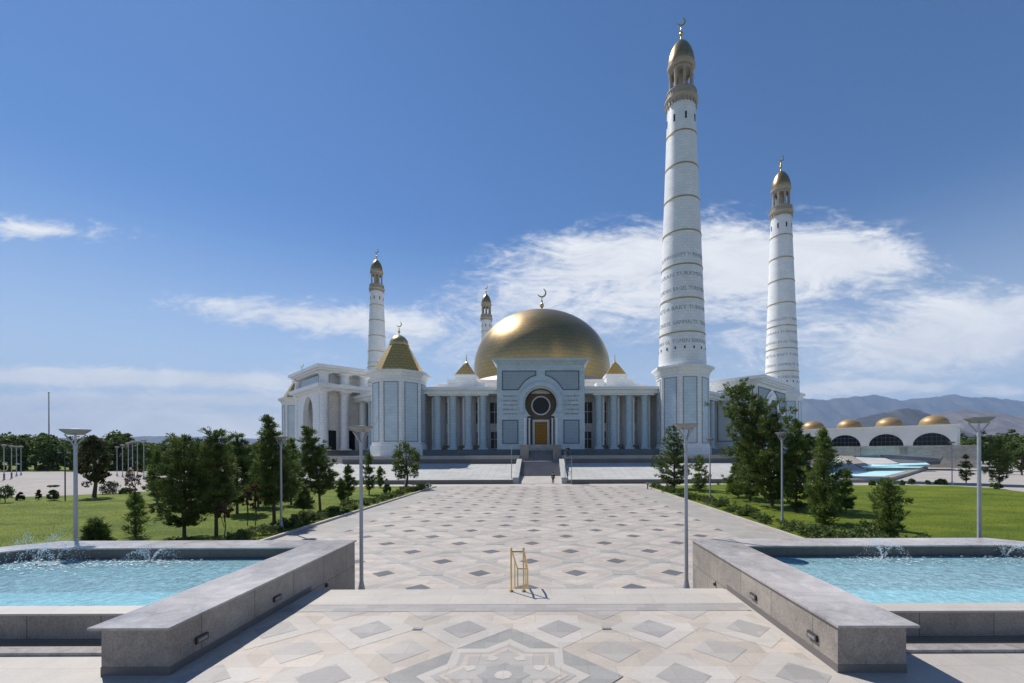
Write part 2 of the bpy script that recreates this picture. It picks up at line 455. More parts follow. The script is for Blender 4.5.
for k, m_ in tl.items(): struct(m_.build('terrace_'+{'pave_white':'white','pave_beige':'beige','pave_midgrey':'dark_grey','pave_blue':'blue','pave_grey':'grey'}[k]+'_inlay_paving', M[k]))
# eight pointed star medallion
def starpts(cx, cy, r, q=.765, n=8, rot=math.pi/2):
    return [(cx+(r if k%2==0 else r*q)*math.cos(rot+math.pi*k/n), cy+(r if k%2==0 else r*q)*math.sin(rot+math.pi*k/n)) for k in range(2*n)]
SY = 6.86
mb = MB()
def flat(pts, z, mi): mb.mi = mi; mb.poly([(p[0], p[1], z) for p in pts])
mats = [M['pave_star'], M['pave_grey'], M['pave_white'], M['pave_beige']]
D4 = lambda r: [(0,SY-r),(r,SY),(0,SY+r),(-r,SY)]
flat(D4(1.87), TZ+.018, 0)
flat(starpts(0,SY,1.36), TZ+.022, 2); flat(starpts(0,SY,1.14), TZ+.026, 1); flat(starpts(0,SY,1.02), TZ+.030, 3)
flat(starpts(0,SY,.90), TZ+.034, 1)
for k in range(8):
    a = math.pi/8*(2*k+1); cx, cy = .62*math.cos(a), SY+.62*math.sin(a)
    flat([(cx+.12*math.cos(a+q), cy+.12*math.sin(a+q)) for q in (0, math.pi*.6, math.pi, math.pi*1.4)], TZ+.038, 2)
flat(starpts(0,SY,.42), TZ+.038, 0)
flat([(.14*math.cos(k*math.pi/4), SY+.14*math.sin(k*math.pi/4)) for k in range(8)], TZ+.042, 2)
struct(mb.build('terrace_star_paving', mats))
for i, x in enumerate((-1.87, 1.87)):
    mb = MB(); mb.box(x-.09,x+.09,8.68,8.78,TZ+.016,TZ+.024)
    for q in range(4): mb.box(x-.075+q*.04,x-.055+q*.04,8.69,8.77,TZ+.024,TZ+.03)
    tag(mb.build('floor_drain', M['metal_grey']), ('small dark floor drain in terrace paving left of the star','small dark floor drain in terrace paving right of the star')[i], 'drain', 'floor drains in the terrace')

# lawns with kerbs
def edge(px, py, z=0): return at(px, py, z)
Lf = [edge(*p) for p in ((-60,500),(0,497.5),(60,496),(150,491.5),(250,487.5),(350,485))]
left = [(-14.35,14.0),(-14.35,60.5)] + [(-20,61.5)] + Lf[::-1][1:] + [(-70,40),(-70,14.0)]
Rf = [edge(*p) for p in ((725,484.5),(830,485.2),(950,485.8),(990,488),(1040,494))]
right = [(14.35,14.0)] + [(60,14.0),(60,38)] + Rf[::-1] + [(16,60.5),(14.35,60.5)]
def sheet(name, pts, z, mat):
    mb = MB(); mb.poly([(p[0],p[1],z) for p in pts]); o = mb.build(name, mat)
    me = o.data
    if me.polygons[0].normal.z < 0: me.flip_normals()
    return struct(o)
sheet('lawn_left', left, .03, M['lawn']); sheet('lawn_right', right, .03, M['lawn'])
for sx in (-1,1):
    mb = MB(); x0, x1 = sorted((sx*14.17, sx*14.36)); mb.box(x0,x1,14.2,60.6,.0,.14); struct(mb.build('kerb', M['pave_edge']))
# green verge beyond the left parking area
sheet('verge', [(-260,119),(-40,119),(-40,230),(-260,230)], .01, M['lawn'])

# ------------------------------------------------------------------ pools and parapets
def pool(sx, label):
    root = empty('fountain_pool', (0,0,0)); tag(root, label, 'fountain pool', 'twin fountain pools beside the plaza')
    X = lambda x: sx*x
    def mb_poly(z, pts): return [(X(x), y, z) for x, y in (pts if sx > 0 else pts[::-1])]
    inner = [(6.45,8.67),(22,8.67),(22,9.6),(18.0,9.6),(14.2,13.0),(6.45,13.0)]
    # walls below rim
    far_y0, far_y1 = 12.75, 13.85
    # rim polygons
    c = MB()
    def pr(mb, pts, z0, z1):
        q = [(X(x), y) for x, y in pts]
        if sx < 0: q = q[::-1]
        mb.prism(q, z0, z1)
    farrim = [(6.525,12.75),(14.1,12.75),(17.2,9.65),(22,9.65),(22,10.7),(17.65,10.7),(14.5,13.85),(6.525,13.85)]
    pr(c, farrim, 1.93, 1.97); c.build('rim_coping', M['granite_top'], root)
    c = MB(); pr(c, [(6.44,8.25),(22,8.25),(22,8.68),(6.44,8.68)], 1.675, 1.71); tag(c.build('rim_coping', M['pave_edge'], root), 'lower front rim')
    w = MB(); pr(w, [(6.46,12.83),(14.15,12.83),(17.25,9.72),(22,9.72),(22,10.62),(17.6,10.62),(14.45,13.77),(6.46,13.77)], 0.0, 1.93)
    w.build('rim_wall', M['granite_wet_shade'], root)
    w = MB(); pr(w, [(6.46,8.30),(22,8.30),(22,8.60),(6.46,8.60)], 1.19, 1.675); w.build('front_wall', M['granite'], root)
    g = MB(); pr(g, [(6.3,7.86),(22,7.86),(22,8.297),(6.3,8.297)], 1.19, 1.215); g.build('grate', M['grate'], root)
    g = MB(); pr(g, [(6.3,7.64),(22,7.64),(22,7.855),(6.3,7.855)], 1.19, 1.255); g.build('gutter_edge', M['granite_top'], root)
    g = MB(); pr(g, [(6.46,8.61),(22,8.61),(22,12.82),(6.46,12.82)], .98, 1.03); g.build('basin_floor', M['pool_floor'], root)
    g = MB(); pr(g, [(6.47,11.75),(14.9,11.75),(14.0,12.78),(6.47,12.78)], 1.02, 1.20); g.build('floor_shade_strip', M['pool_wall'], root)  # dark floor strip, paints in the shade seen through the water by the far rim
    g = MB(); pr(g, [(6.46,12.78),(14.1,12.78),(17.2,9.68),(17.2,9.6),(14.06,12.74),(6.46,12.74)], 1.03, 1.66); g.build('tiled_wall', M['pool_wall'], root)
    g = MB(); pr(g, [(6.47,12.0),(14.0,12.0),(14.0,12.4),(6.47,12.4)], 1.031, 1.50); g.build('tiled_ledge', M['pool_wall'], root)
    wt = MB(); pr(wt, [(6.48,8.62),(21.9,8.62),(21.9,9.7),(17.2,9.66),(14.06,12.73),(6.48,12.73)], 1.62, 1.64)
    # surface only
    me = MB(); me.poly(mb_poly(1.645, [(6.48,8.64),(21.9,8.64),(21.9,9.7),(17.2,9.66),(14.06,12.73),(6.48,12.73)]))
    o = me.build('water', M['water']); o['kind'] = 'structure'; o.name = 'pool_water'
    return root
pool(-1, 'turquoise fountain pool with granite rim left of the plaza')
pool(1, 'turquoise fountain pool with granite rim right of the plaza')

def parapet(sx, label, lights):
    root = empty('parapet_wall', (sx*5.85,6.92,TZ)); tag(root, label, 'wall', 'granite parapet walls flanking the steps')
    ox, oy, oz = root.location
    T = Matrix.Translation((-ox,-oy,-oz))
    def bx(name, mat, a, b_, y0, y1, z0, z1, par=root):
        m_ = MB(T); x0, x1 = sorted((sx*a, sx*b_)); m_.box(x0,x1,y0,y1,z0,z1); return m_.build(name, mat, par)
    bx('coping', M['granite_top'], 5.24, 6.52, 6.90, 13.82, 1.93, 1.97)
    bx('wall_body', M['granite'], 5.28, 6.36, 6.97, 13.78, 0.02, 1.93)
    bx('plinth_band', M['granite_dark'], 5.272, 6.368, 6.962, 11.2, 1.19, 1.33)
    for y, z in lights:
        l = bx('wall_light', M['metal_dark'], 5.24, 5.282, y-.13, y+.13, z-.055, z+.055)
        bx('lens', M['metal_pale'], 5.235, 5.24, y-.10, y+.10, z-.035, z+.02, l)
    m_ = MB(T); m_.sphere((sx*5.27, 11.95, 1.12), .06, 6); m_.build('bolt_light', M['metal_dark'], root)
parapet(-1, 'long low granite parapet wall with flat coping left of the steps', ((7.6,1.52),(9.75,1.50)))
parapet(1, 'long low granite parapet wall with flat coping right of the steps', ((7.6,1.52),(9.75,1.50)))

# fountain jets: an upright burst of separate drops with foam where it falls
def jet(x, y, h, rr, seed, label, tilt=0.0):
    r_ = random.Random(seed); root = empty('fountain_jet', (x,y,1.645)); tag(root, label, 'fountain jet', 'small jets playing in the pools')
    noz = MB(); noz.tube([(0,0,-.25),(0,0,.06)], .035, 8, .02); noz.build('nozzle', M['metal_dark'], root)
    vs, fs = [], []
    streams = [(r_.random()*6.28, r_.uniform(.55,1.1), r_.uniform(.7,1.0)) for _ in range(9)]
    for k in range(900):
        a, vel, vh = r_.choice(streams); t = r_.random()
        a += r_.gauss(0,.10+.2*t); rad = rr*t*vel*1.3+abs(r_.gauss(0,.03)); z = h*4*t*(1-t)*vh*r_.gauss(1,.05)+.01
        s_ = r_.uniform(.0035,.009)
        c = Vector((rad*math.cos(a)+tilt*t, rad*math.sin(a), max(.01,z)))
        i = len(vs); vs += [c+Vector(d)*s_ for d in ((1,0,0),(-1,0,0),(0,1,0),(0,-1,0),(0,0,1.8),(0,0,-1.8))]
        fs += [[i,i+2,i+4],[i+2,i+1,i+4],[i+1,i+3,i+4],[i+3,i,i+4],[i+2,i,i+5],[i+1,i+2,i+5],[i+3,i+1,i+5],[i,i+3,i+5]]
    me = bpy.data.meshes.new('spray'); me.from_pydata([tuple(v) for v in vs],[],fs); me.materials.append(M['droplet']); o = bpy.data.objects.new('spray', me); C.objects.link(o); o.parent = root; o['kind'] = 'stuff'
    f = MB()
    for k in range(260):
        a = r_.random()*6.28; d = rr*abs(r_.gauss(.9,.75)); s_ = r_.uniform(.005,.022)
        cx, cy = d*math.cos(a)*1.5+tilt*.8, d*math.sin(a)*.7
        f.poly([(cx+s_*2.2*math.cos(q)*r_.uniform(.6,1.2), cy+s_*math.sin(q)*r_.uniform(.6,1.2), .006+.0002*k) for q in (0,1.05,2.1,3.14,4.2,5.2)])
    f.build('foam', M['foam'], root)['kind'] = 'stuff'
jet(*at(36,566,1.645), .95, .55, 1, 'tall arching jet at the far left end of the left pool', .2)
jet(*at(55,563,1.645), .60, .7, 5, 'low spreading jet beside the tall one in the left pool', .2)
jet(*at(150,562,1.645), .42, .55, 2, 'splashing jet near the middle of the left pool')
jet(*at(883,559,1.645), .50, .50, 3, 'splashing jet near the middle of the right pool')
jet(*at(1004,557,1.645), .42, .65, 4, 'splashing jet at the far right edge of the right pool')
# pigeon-like dark bird shape at the pool edge is only a folded leaf in the photo
# handrail
root = empty('stair_handrail', (-.03,11.05,TZ+.03)); tag(root, 'polished brass stair handrail standing alone at the top of the steps', 'handrail')
for s_ in (-1,1):
    x = s_*.155
    mb = MB(); mb.tube([(x,0,0),(x,0,1.02)], .022, 10); mb.sphere((x,0,1.05), .032, 8); mb.build('post', M['brass'], root, True)
    mb = MB(); mb.tube([(x,2.62,-1.22),(x,2.62,-.16)], .022, 10); mb.build('post', M['brass'], root, True)
    mb = MB(); mb.tube([(x,1.3,-.62),(x,1.3,.42)], .016, 8); mb.build('post', M['brass'], root, True)
    mb = MB(); mb.tube([(x,0,.98),(x,.3,.92),(x,2.62,-.16)], .024, 10); mb.build('rail', M['brass'], root, True)
    mb = MB(); mb.lathe([(.05,0),(.06,.012),(.03,.02)], 12, x, 0); mb.build('foot_plate', M['brass'], root, True)
mb = MB(); mb.tube([(-.155,0,.98),(.155,0,.98)], .022, 8); mb.build('cross_rail', M['brass'], root, True)
mb = MB(); mb.tube([(-.155,2.62,-.14),(.155,2.62,-.14)], .02, 8); mb.build('cross_rail', M['brass'], root, True)

# ------------------------------------------------------------------ street lamps
def make_lamp(name='street_lamp'):
    root = empty(name)
    mb = MB(); mb.lathe([(.19,0),(.19,.03),(.15,.06),(.075,.46),(.07,.5)], 16); mb.build('base', M['metal_grey'], root, True)
    mb = MB(); mb.tube([(0,0,.45),(0,0,5.02)], .062, 12, .050, cap=False); mb.build('pole', M['metal_grey'], root, True)
    mb = MB()
    for k in range(4):
        a = math.pi/4+k*math.pi/2; c, s_ = math.cos(a), math.sin(a)
        mb.tube([(.02*c,.02*s_,4.98),(.06*c,.06*s_,5.10),(.25*c,.25*s_,5.40)], .026, 6)
    mb.lathe([(.055,4.95),(.065,5.02),(.05,5.1)], 12); mb.build('fork', M['metal_grey'], root, True)
    mb = MB(); mb.lathe([(.001,5.38),(.20,5.39),(.37,5.53),(.38,5.57),(.001,5.60)], 24); mb.build('lamp_head', M['metal_pale'], root, True)
    return root
lamp0 = make_lamp()
lamps = [(361,None,425.5,14.35,'near grey street lamp standing beside the end of the left parapet'),
 (686,None,423,14.35,'near grey street lamp standing beside the end of the right parapet'),
 (75.5,None,428.5,14.6,'tall grey street lamp with wide head behind the left pool rim'),
 (979,None,416.5,14.9,'tall grey street lamp with wide head behind the right pool rim'),
 (281,530,436,None,'grey street lamp on the left lawn against the tall dark pine'),
 (782,None,432,28.5,'grey street lamp on the right lawn in front of the big leaning pine'),
 (405,486,444,None,'grey street lamp at far end of the left lawn before the round tree'),
 (710,503,438,None,'thin grey street lamp on the right lawn between small pine and big pine'),
 (952,485,441.5,None,'thin grey street lamp at the far edge of the right lawn'),
 (511.5,483.5,446,None,'thin grey lamp post left of the central mosque stairs'),
 (930.5,465,442.5,None,'left one of two thin lamps beside the cascade'),
 (935.0,463,442.8,None,'right one of two thin lamps beside the cascade'),
 (4,480,444.5,None,'first of four thin parking lamps at the left frame edge, with a violet foot'),
 (11.5,478.5,445.5,None,'second of four thin parking lamps from the left frame edge'),
 (16.5,476,446,None,'third of four thin parking lamps from the left frame edge'),
 (21,475,446,None,'fourth of four thin parking lamps from the left frame edge'),
 (117,476,446.5,None,'leftmost thin lamp of the parking row behind the dark round tree'),
 (122.5,477,444.5,None,'second thin lamp of the parking row right of the dark round tree'),
 (128.3,479,442.2,None,'third thin lamp of the parking row right of the dark round tree'),
 (132.6,477,441,None,'fourth thin lamp of the parking row right of the dark round tree'),
 (137.4,478,440.8,None,'fifth thin lamp of the parking row right of the dark round tree'),
 (143.8,479,439.5,None,'last thin lamp of the parking row, beside the pine cluster')]
for i, (px, by, ty, Y, lab) in enumerate(lamps):
    x, y = at(px, by) if by else (xat(px, Y), Y)
    h = zat(px, ty, y)
    o = lamp0 if i == 0 else copy_tree(lamp0)
    o.location = (x, y, 0); k = h/5.6; o.scale = (max(.85,min(k,1.35)),)*2 + (k,)
    tag(o, lab, 'street lamp', 'grey street lamps with wide flat heads')
    if i in (12,13):
        mb = MB(); mb.tube([(0,0,.02),(0,0,1.0)], .11, 8); mb.build('foot_sleeve', M['purple'], o)
# tall mast and twin-arm lamp on the left
x, y = at(49, 470); root = empty('flag_mast', (x,y,0)); tag(root, 'very tall thin grey mast rising above the left tree line', 'mast')
h = zat(49, 393, y); mb = MB(); mb.tube([(0,0,0),(0,0,h)], .20, 8, .12); mb.build('pole', M['metal_grey'], root); mb = MB(); mb.box(-.4,.4,-.4,.4,0,.5); mb.build('base', M['granite'], root); mb = MB(); mb.sphere((0,0,h+.1),.22,6); mb.build('finial', M['metal_grey'], root)
x, y = at(65, 499); root = empty('street_lamp', (x,y,0)); tag(root, 'dark slim lamp post with flat double arm on the left lawn', 'street lamp')
h = zat(65, 452.5, y); mb = MB(); mb.tube([(0,0,0),(0,0,h)], .055, 8); mb.build('pole', M['metal_dark'], root)
mb = MB(); mb.tube([(-.6,0,h),(.6,0,h)], .03, 6); mb.build('arm', M['metal_dark'], root)
for s_ in (-1,1): mb = MB(); mb.box(s_*.5-.2,s_*.5+.2,-.12,.12,h-.05,h+.05); mb.build('lamp_head', M['metal_grey'], root)

# small box lights on the forecourt edge
for px, lab in ((428,'short dark bollard at the left end of the forecourt step'),(647.5,'short dark bollard at the right end of the forecourt step')):
    x, y = at(px, 489); root = empty('bollard', (x,y,0)); tag(root, lab, 'bollard', 'short dark bollards at the forecourt step')
    mb = MB(); mb.tube([(0,0,0),(0,0,.55)], .07, 8); mb.build('post', M['metal_dark'], root); mb = MB(); mb.box(-.2,.2,-.12,.12,.55,.8); mb.build('lamp_head', M['metal_grey'], root)

# ------------------------------------------------------------------ forecourt: low step, sloping white field, terrace, stairs
mb = MB()
for sx in (-1,1):
    for (a, b_) in ((4.1, 38),):
        x0, x1 = sorted((sx*a, sx*b_)); mb.box(x0,x1,65.6,66.1,0.005,.62)
struct(mb.build('forecourt_step_kerb', M['granite_dark']))
mb = MB()
for sx in (-1,1):
    x0, x1 = sorted((sx*4.1, sx*38))
    mb.extrude_yz([(66.1,.01),(80,.01),(80,2.75),(66.1,.6)], x0, x1)
struct(mb.build('forecourt_terrace_paving', M['white_slab']))
T0, T1 = 80.0, 89.0
def octo(ap, cy=0.0):
    r = ap/math.cos(R(22.5)); return [(r*math.cos(R(22.5+45*k)), cy+r*math.sin(R(22.5+45*k))) for k in range(8)]
plat = empty('mosque_platform'); 
PF = CY-T0
mb = MB()
for sx in (-1,1):
    x0,x1 = sorted((sx*3.9, sx*36)); mb.box(x0,x1,80.0,81.5,0,3.5)
struct(mb.build('platform_front_paving', M['granite_dark']))
mb = MB()
for sx in (-1,1):
    x0,x1 = sorted((sx*3.9, sx*36)); mb.box(x0,x1,79.9,81.9,3.5,4.1)
struct(mb.build('platform_coping_paving', M['pave_grey']))
mb = MB(); mb.prism([(p[0],p[1]+CY) for p in octo(79.0)], 0, 4.09); struct(mb.build('platform_paving', M['pave']))
bpy.data.objects.remove(plat)
# apron steps in front of the oblique sides
# stairs
st = empty('mosque_stairs', (0,65.6,0)); tag(st, 'wide grey stone staircase climbing to the mosque door between pale flank walls', 'stairs')
T = Matrix.Translation((0,-65.6,0))
mb = MB(T)
mb.extrude_yz([(65.6,.005),(71,.005),(71,.91),(70.7,.91),(65.6,.03)], -3.3, 3.3)
mb.build('lower_steps', M['pave_edge'], st)
mb = MB(T)
n=14
for k in range(n): mb.box(-3.2,3.2,70.7+k*.5,78,.91+k*(2.2/n),.91+(k+1)*(2.2/n))
mb.build('main_flight', M['steps'], st)
mb = MB(T); mb.box(-3.85,3.85,77.9,82.2,.5,3.14); mb.build('landing', M['pave_grey'], st)
mb = MB(T)
for k in range(10): mb.box(-2.15,2.15,80.4+k*.4,86.5,3.14+k*.19,3.14+(k+1)*.19)
mb.build('upper_flight', M['steps'], st)
mb = MB(T)
for k in range(6): mb.box(-2.6,2.6,85.0+k*.45,92.0,5.04+k*.2,5.04+(k+1)*.2)
mb.build('door_steps', M['pave_pink'], st)
for sx in (-1,1):
    x0,x1 = sorted((sx*3.25,sx*4.08))
    mb = MB(T); mb.extrude_yz([(65.9,.02),(78.2,.02),(78.2,3.55),(76.5,3.55),(67.2,1.0),(65.9,.95)], x0, x1); mb.build('flank_wall', M['white_slab'], st)
    x0,x1 = sorted((sx*2.2,sx*3.75))
    mb = MB(T); mb.box(x0,x1,81.0,83.2,3.14,5.9); mb.box(x0-.1,x1+.1,80.9,83.3,5.9,6.08); mb.build('pedestal', M['granite'], st)

# ------------------------------------------------------------------ the mosque
mos = empty('mosque', (0,CY,4.1)); tag(mos, 'huge octagonal white marble mosque with a golden dome and arched portals', 'mosque')
def W(z): return z-4.1
def frame(angdeg):   # u to the viewer's right when looking at that side, -y of local = outward
    return Matrix.Rotation(R(angdeg+90),4,'Z')
def part(mb, name, mat, par=mos, smooth=False): return mb.build(name, mat, par, smooth)

# plinth
mb = MB(); mb.prism(octo(73.4), W(4.1)-.0, W(5.3)); part(mb,'plinth',M['plinth'])
mb = MB(); mb.prism(octo(66.0), W(5.3), W(18.0)); part(mb,'wall',M['marble_pink'])
mb = MB(); mb.prism(octo(71.6), W(16.8), W(17.55)); mb.prism(octo(72.2), W(17.55), W(18.15)); part(mb,'cornice',M['marble'])
mb = MB(); mb.prism(octo(64.0), W(18.15), W(19.4)); part(mb,'parapet',M['marble'])
mb = MB(); mb.prism(octo(46), W(18.15), W(23.2)); mb.prism(octo(46.8), W(23.2), W(23.8)); part(mb,'upper_wall',M['marble_pink'])
mb = MB(); mb.lathe([(26.5,W(23.5)),(26.5,W(26.6)),(27.3,W(26.8)),(27.3,W(27.6)),(26.0,W(28.6)),(25.2,W(29.4)),(23.6,W(29.6))], 72); part(mb,'drum',M['drum'],smooth=True)
prof = []
for k in range(33):
    z = 29.3 + (56.1-29.3)*k/32
    zz = (z-35.0)/21.1; r = 24.75*math.sqrt(max(0,1-zz*zz)) if z > 35.0 else 24.75-.012*(35.0-z)**2
    prof.append((max(r,.05), W(z)))
# finer near the top
prof = [p for p in prof if p[1] < W(53.6)] + [(24.75*math.sqrt(max(0,1-((z-35.0)/21.1)**2)) if z<56.1 else .05, W(z)) for z in (53.6,54.4,55.1,55.6,55.9,56.1)]
mb = MB(); mb.lathe(prof, 96); dome = part(mb,'dome',M['gold'],smooth=True)
def finial(mb, x, y, z, s_, rot=0.0):
    mb.lathe([(.5*s_,z),(.22*s_,z+.5*s_),(.16*s_,z+1.2*s_),(.5*s_,z+1.6*s_),(.62*s_,z+2.0*s_),(.5*s_,z+2.4*s_),(.16*s_,z+2.8*s_),(.3*s_,z+3.2*s_),(.14*s_,z+3.7*s_),(.10*s_,z+4.6*s_)], 12, x, y)
    # crescent
    out, inn = [], []; r0 = 1.35*s_; cz = z+5.7*s_
    n = 14; pts = []
    for k in range(n+1):
        a = R(150+k*(240/n)); pts.append((r0*math.cos(a), r0*math.sin(a)))
    for k in range(n+1):
        a = R(390-k*(240/n)); b_ = abs((k/n)-.5)*2
        rr = r0*(1-.34*math.sqrt(max(0,1-b_**2))); pts.append((rr*math.cos(a), rr*math.sin(a)))
    base = [(p[0],p[1]) for p in pts]
    for k in range(n):
        a0, a1, b1, b0 = pts[k], pts[k+1], pts[2*n+1-k-1], pts[2*n+1-k]
        c_, s2 = math.cos(rot), math.sin(rot); t = .12*s_
        def q(p, d):
            u, v = p; # tilt crescent open to one side
            uu = u*math.cos(.75)-v*math.sin(.75); vv = u*math.sin(.75)+v*math.cos(.75)
            return (x+uu*c_-d*s2, y+uu*s2+d*c_, cz+vv)
        for d in (-t,t): mb.poly([q(p,d) for p in (a0,a1,b1,b0)])
        mb.poly([q(a0,-t),q(a1,-t),q(a1,t),q(a0,t)]); mb.poly([q(b0,-t),q(b1,-t),q(b1,t),q(b0,t)])
mb = MB(); mb.lathe([(4.2,W(55.2)),(4.2,W(55.7)),(3.2,W(56.2)),(1.0,W(56.5))],24); finial(mb,0,0,W(56.2),1.25); mb.build('finial',M['gold_small'],dome,True)

# windows on the inner wall, columns in front; both repeated per side
winm, frm = M['glass_dark'], M['white_trim']
def window(T, u, r, w, z0, z1, mull=1, par=mos, name='window'):
    mb = MB(T); mb.box(u-w/2,u+w/2,-r-.06,-r+.1,W(z0),W(z1)); g = mb.build(name, winm, par)
    mb = MB(T); t = .16
    mb.box(u-w/2-t,u-w/2,-r-.16,-r+.1,W(z0)-t,W(z1)+t); mb.box(u+w/2,u+w/2+t,-r-.16,-r+.1,W(z0)-t,W(z1)+t)
    mb.box(u-w/2,u+w/2,-r-.16,-r+.1,W(z1),W(z1)+t); mb.box(u-w/2,u+w/2,-r-.16,-r+.1,W(z0)-t,W(z0))
    for k in range(mull):
        x = u-w/2+w*(k+1)/(mull+1); mb.box(x-.06,x+.06,-r-.12,-r-.061,W(z0),W(z1))
    mb.box(u-w/2,u+w/2,-r-.122,-r-.061,W(z0+(z1-z0)*.55)-.06,W(z0+(z1-z0)*.55)+.06)
    mb.build('window_frame', frm, g)
colmesh = None
def column(T, u, r, z0, z1, rad=.78, mat=None):
    mb = MB(T)
    mb.box(u-rad*1.25,u+rad*1.25,-r-rad*1.25,-r+rad*1.25,W(z0),W(z0)+.35)
    mb.lathe([(rad*1.12,W(z0)+.35),(rad*1.12,W(z0)+.6),(rad,W(z0)+.75),(rad*.94,W(z1)-1.0),(rad*1.0,W(z1)-.9),(rad*.98,W(z1)-.8),(rad*1.25,W(z1)-.35)], 16, u, -r)
    mb.box(u-rad*1.3,u+rad*1.3,-r-rad*1.3,-r+rad*1.3,W(z1)-.35,W(z1)+.005)
    return mb.build('column', mat or M['marble_blue'], mos, True)
for ang in (-90,-45,-135):
    T = frame(ang)
    us = [12.0,15.15,18.35,21.65]
    if ang != -90: us = [14.4,17.4,20.4,23.4]
    for s_ in (-1,1):
        for u in us: column(T, s_*u, 70.2, 5.3, 16.8)
        for i, u in enumerate([(us[k]+us[k+1])/2 for k in range(3)]+[us[0]-1.9]):
            # pilaster strips and two rows of windows on the inner wall
            if i in (0,2,3):
                window(T, s_*u, 66.0, 1.15 if i<3 else 2.0, 11.0, 15.6); window(T, s_*u, 66.0, 1.0 if i<3 else 1.7, 5.6, 9.2)
        for u in us:
            mb = MB(T); mb.box(s_*u-.7,s_*u+.7,-66.5,-66.0,W(5.3),W(16.8)); x0,x1 = sorted((s_*(u+.95),s_*(u+1.35))); mb.box(x0,x1,-69.4,-66.0,W(5.3),W(16.8)); part(mb,'pilaster',M['marble_plain'])
        mb = MB(T); mb.box(*sorted((s_*us[0]-s_*1.2,s_*(us[-1]+1.8))), -71.3,-69.1,W(16.45),W(16.8)); part(mb,'architrave',M['marble'])
        # planters / low dado between columns
        for k in range(3):
            u0,u1 = sorted((s_*(us[k]+1.0), s_*(us[k+1]-1.0)))
            mb = MB(T); mb.box(u0,u1,-69.5,-69.2,W(5.3),W(6.2)); part(mb,'balustrade',M['bronze_recess'])
# small gold pyramids on roof blocks
for T, us in ((frame(-90),(-17.6,17.4)),):
    for u in us:
        mb = MB(T); mb.box(u-2.3,u+2.3,-60.6,-56,W(18.15),W(22.6)); mb.box(u-2.55,u+2.55,-60.85,-55.75,W(22.3),W(22.7))
        s_ = 1 if u>0 else -1
        x0,x1 = sorted((u+s_*2.3,u+s_*6.4)); mb.box(x0,x1,-60.2,-56.2,W(18.15),W(20.6)); x0,x1 = sorted((u+s_*2.3,u+s_*4.2)); mb.box(x0,x1,-60.0,-56.4,W(20.6),W(21.7))
        x0,x1 = sorted((u-s_*2.3,u-s_*4.6)); mb.box(x0,x1,-60.2,-56.2,W(18.15),W(20.9))
        blk = part(mb,'roof_block',M['marble'])
        mb = MB(T); 
        c = [(u-2.3,-60.6),(u+2.3,-60.6),(u+2.3,-56),(u-2.3,-56)]; t_ = [(u-.6,-58.9),(u+.6,-58.9),(u+.6,-57.7),(u-.6,-57.7)]
        mb.prism(c, W(22.7), W(25.4), t_); mb.lathe([(.6,W(25.4)),(.45,W(25.8)),(.12,W(26.1)),(.08,W(27.4)),(.02,W(27.8))],8,u,-58.3); mb.build('pyramid_roof',M['gold_roof'],blk)

def circ(cx, cz, r, n, a0=0, a1=360): return [(cx+r*math.cos(R(a0+(a1-a0)*k/n)), cz+r*math.sin(R(a0+(a1-a0)*k/n))) for k in range(n+1)]
# ---- front portal
T = frame(-90); FR = 74.3
hw = 8.75; zt = 22.2
cz = 14.35; r0 = 3.15; r1 = 4.35; ow = 2.75
# opening outline (keyhole), going clockwise from bottom-left up
sh = 11.9
ang0 = math.degrees(math.asin((sh-cz)/r0)); # shoulder angle (negative)
arc = circ(0,cz,r0,36,180-ang0,ang0)   # from left shoulder over the top to right shoulder
opening = [(-ow,4.1),(-ow,sh-.4),(-ow+.1,sh)] + arc + [(ow-.1,sh),(ow,sh-.4),(ow,4.1)]
mb = MB(T)
# face as a fan strip between opening and outer rectangle
def outerpt(p):
    x, z = p
    if z <= 4.11: return (math.copysign(hw,x), 4.1)
    dx, dz = x, z-10
    t = min(hw/abs(dx) if abs(dx)>1e-6 else 1e9, ((zt-10)/dz if dz>0 else (5.9/-dz if dz<0 else 1e9)))
    return (dx*t, 10+dz*t)
dense = [opening[0]]
outs = [( -hw,4.1)]
seq = opening[1:-1]
ins = [opening[0]]+seq+[opening[-1]]
ous = [(-hw,4.1)]+[outerpt(p) for p in seq]+[(hw,4.1)]
# insert corner points
I2,O2=[],[]
for k in range(len(ins)):
    I2.append(ins[k]); O2.append(ous[k])
    if k+1 < len(ins):
        a,b_ = ous[k],ous[k+1]
        if abs(abs(a[0])-hw)<1e-6 and abs(b_[1]-zt)<1e-6 and a[1]<zt-1e-6: I2.append(ins[k+1]); O2.append((-hw if a[0]<0 else hw,zt))
        elif abs(a[1]-zt)<1e-6 and abs(abs(b_[0])-hw)<1e-6 and b_[1]<zt-1e-6: I2.append(ins[k]); O2.append((hw if b_[0]>0 else -hw,zt))
for k in range(len(I2)-1):
    a,b_,c,d = O2[k],O2[k+1],I2[k+1],I2[k]
    pts = [a,d,c,b_]; pts2=[]
    for p in pts:
        if not pts2 or (abs(p[0]-pts2[-1][0])+abs(p[1]-pts2[-1][1]))>1e-5: pts2.append(p)
    if len(pts2)>=3: mb.poly([(p[0],-FR,W(p[1])) for p in pts2])
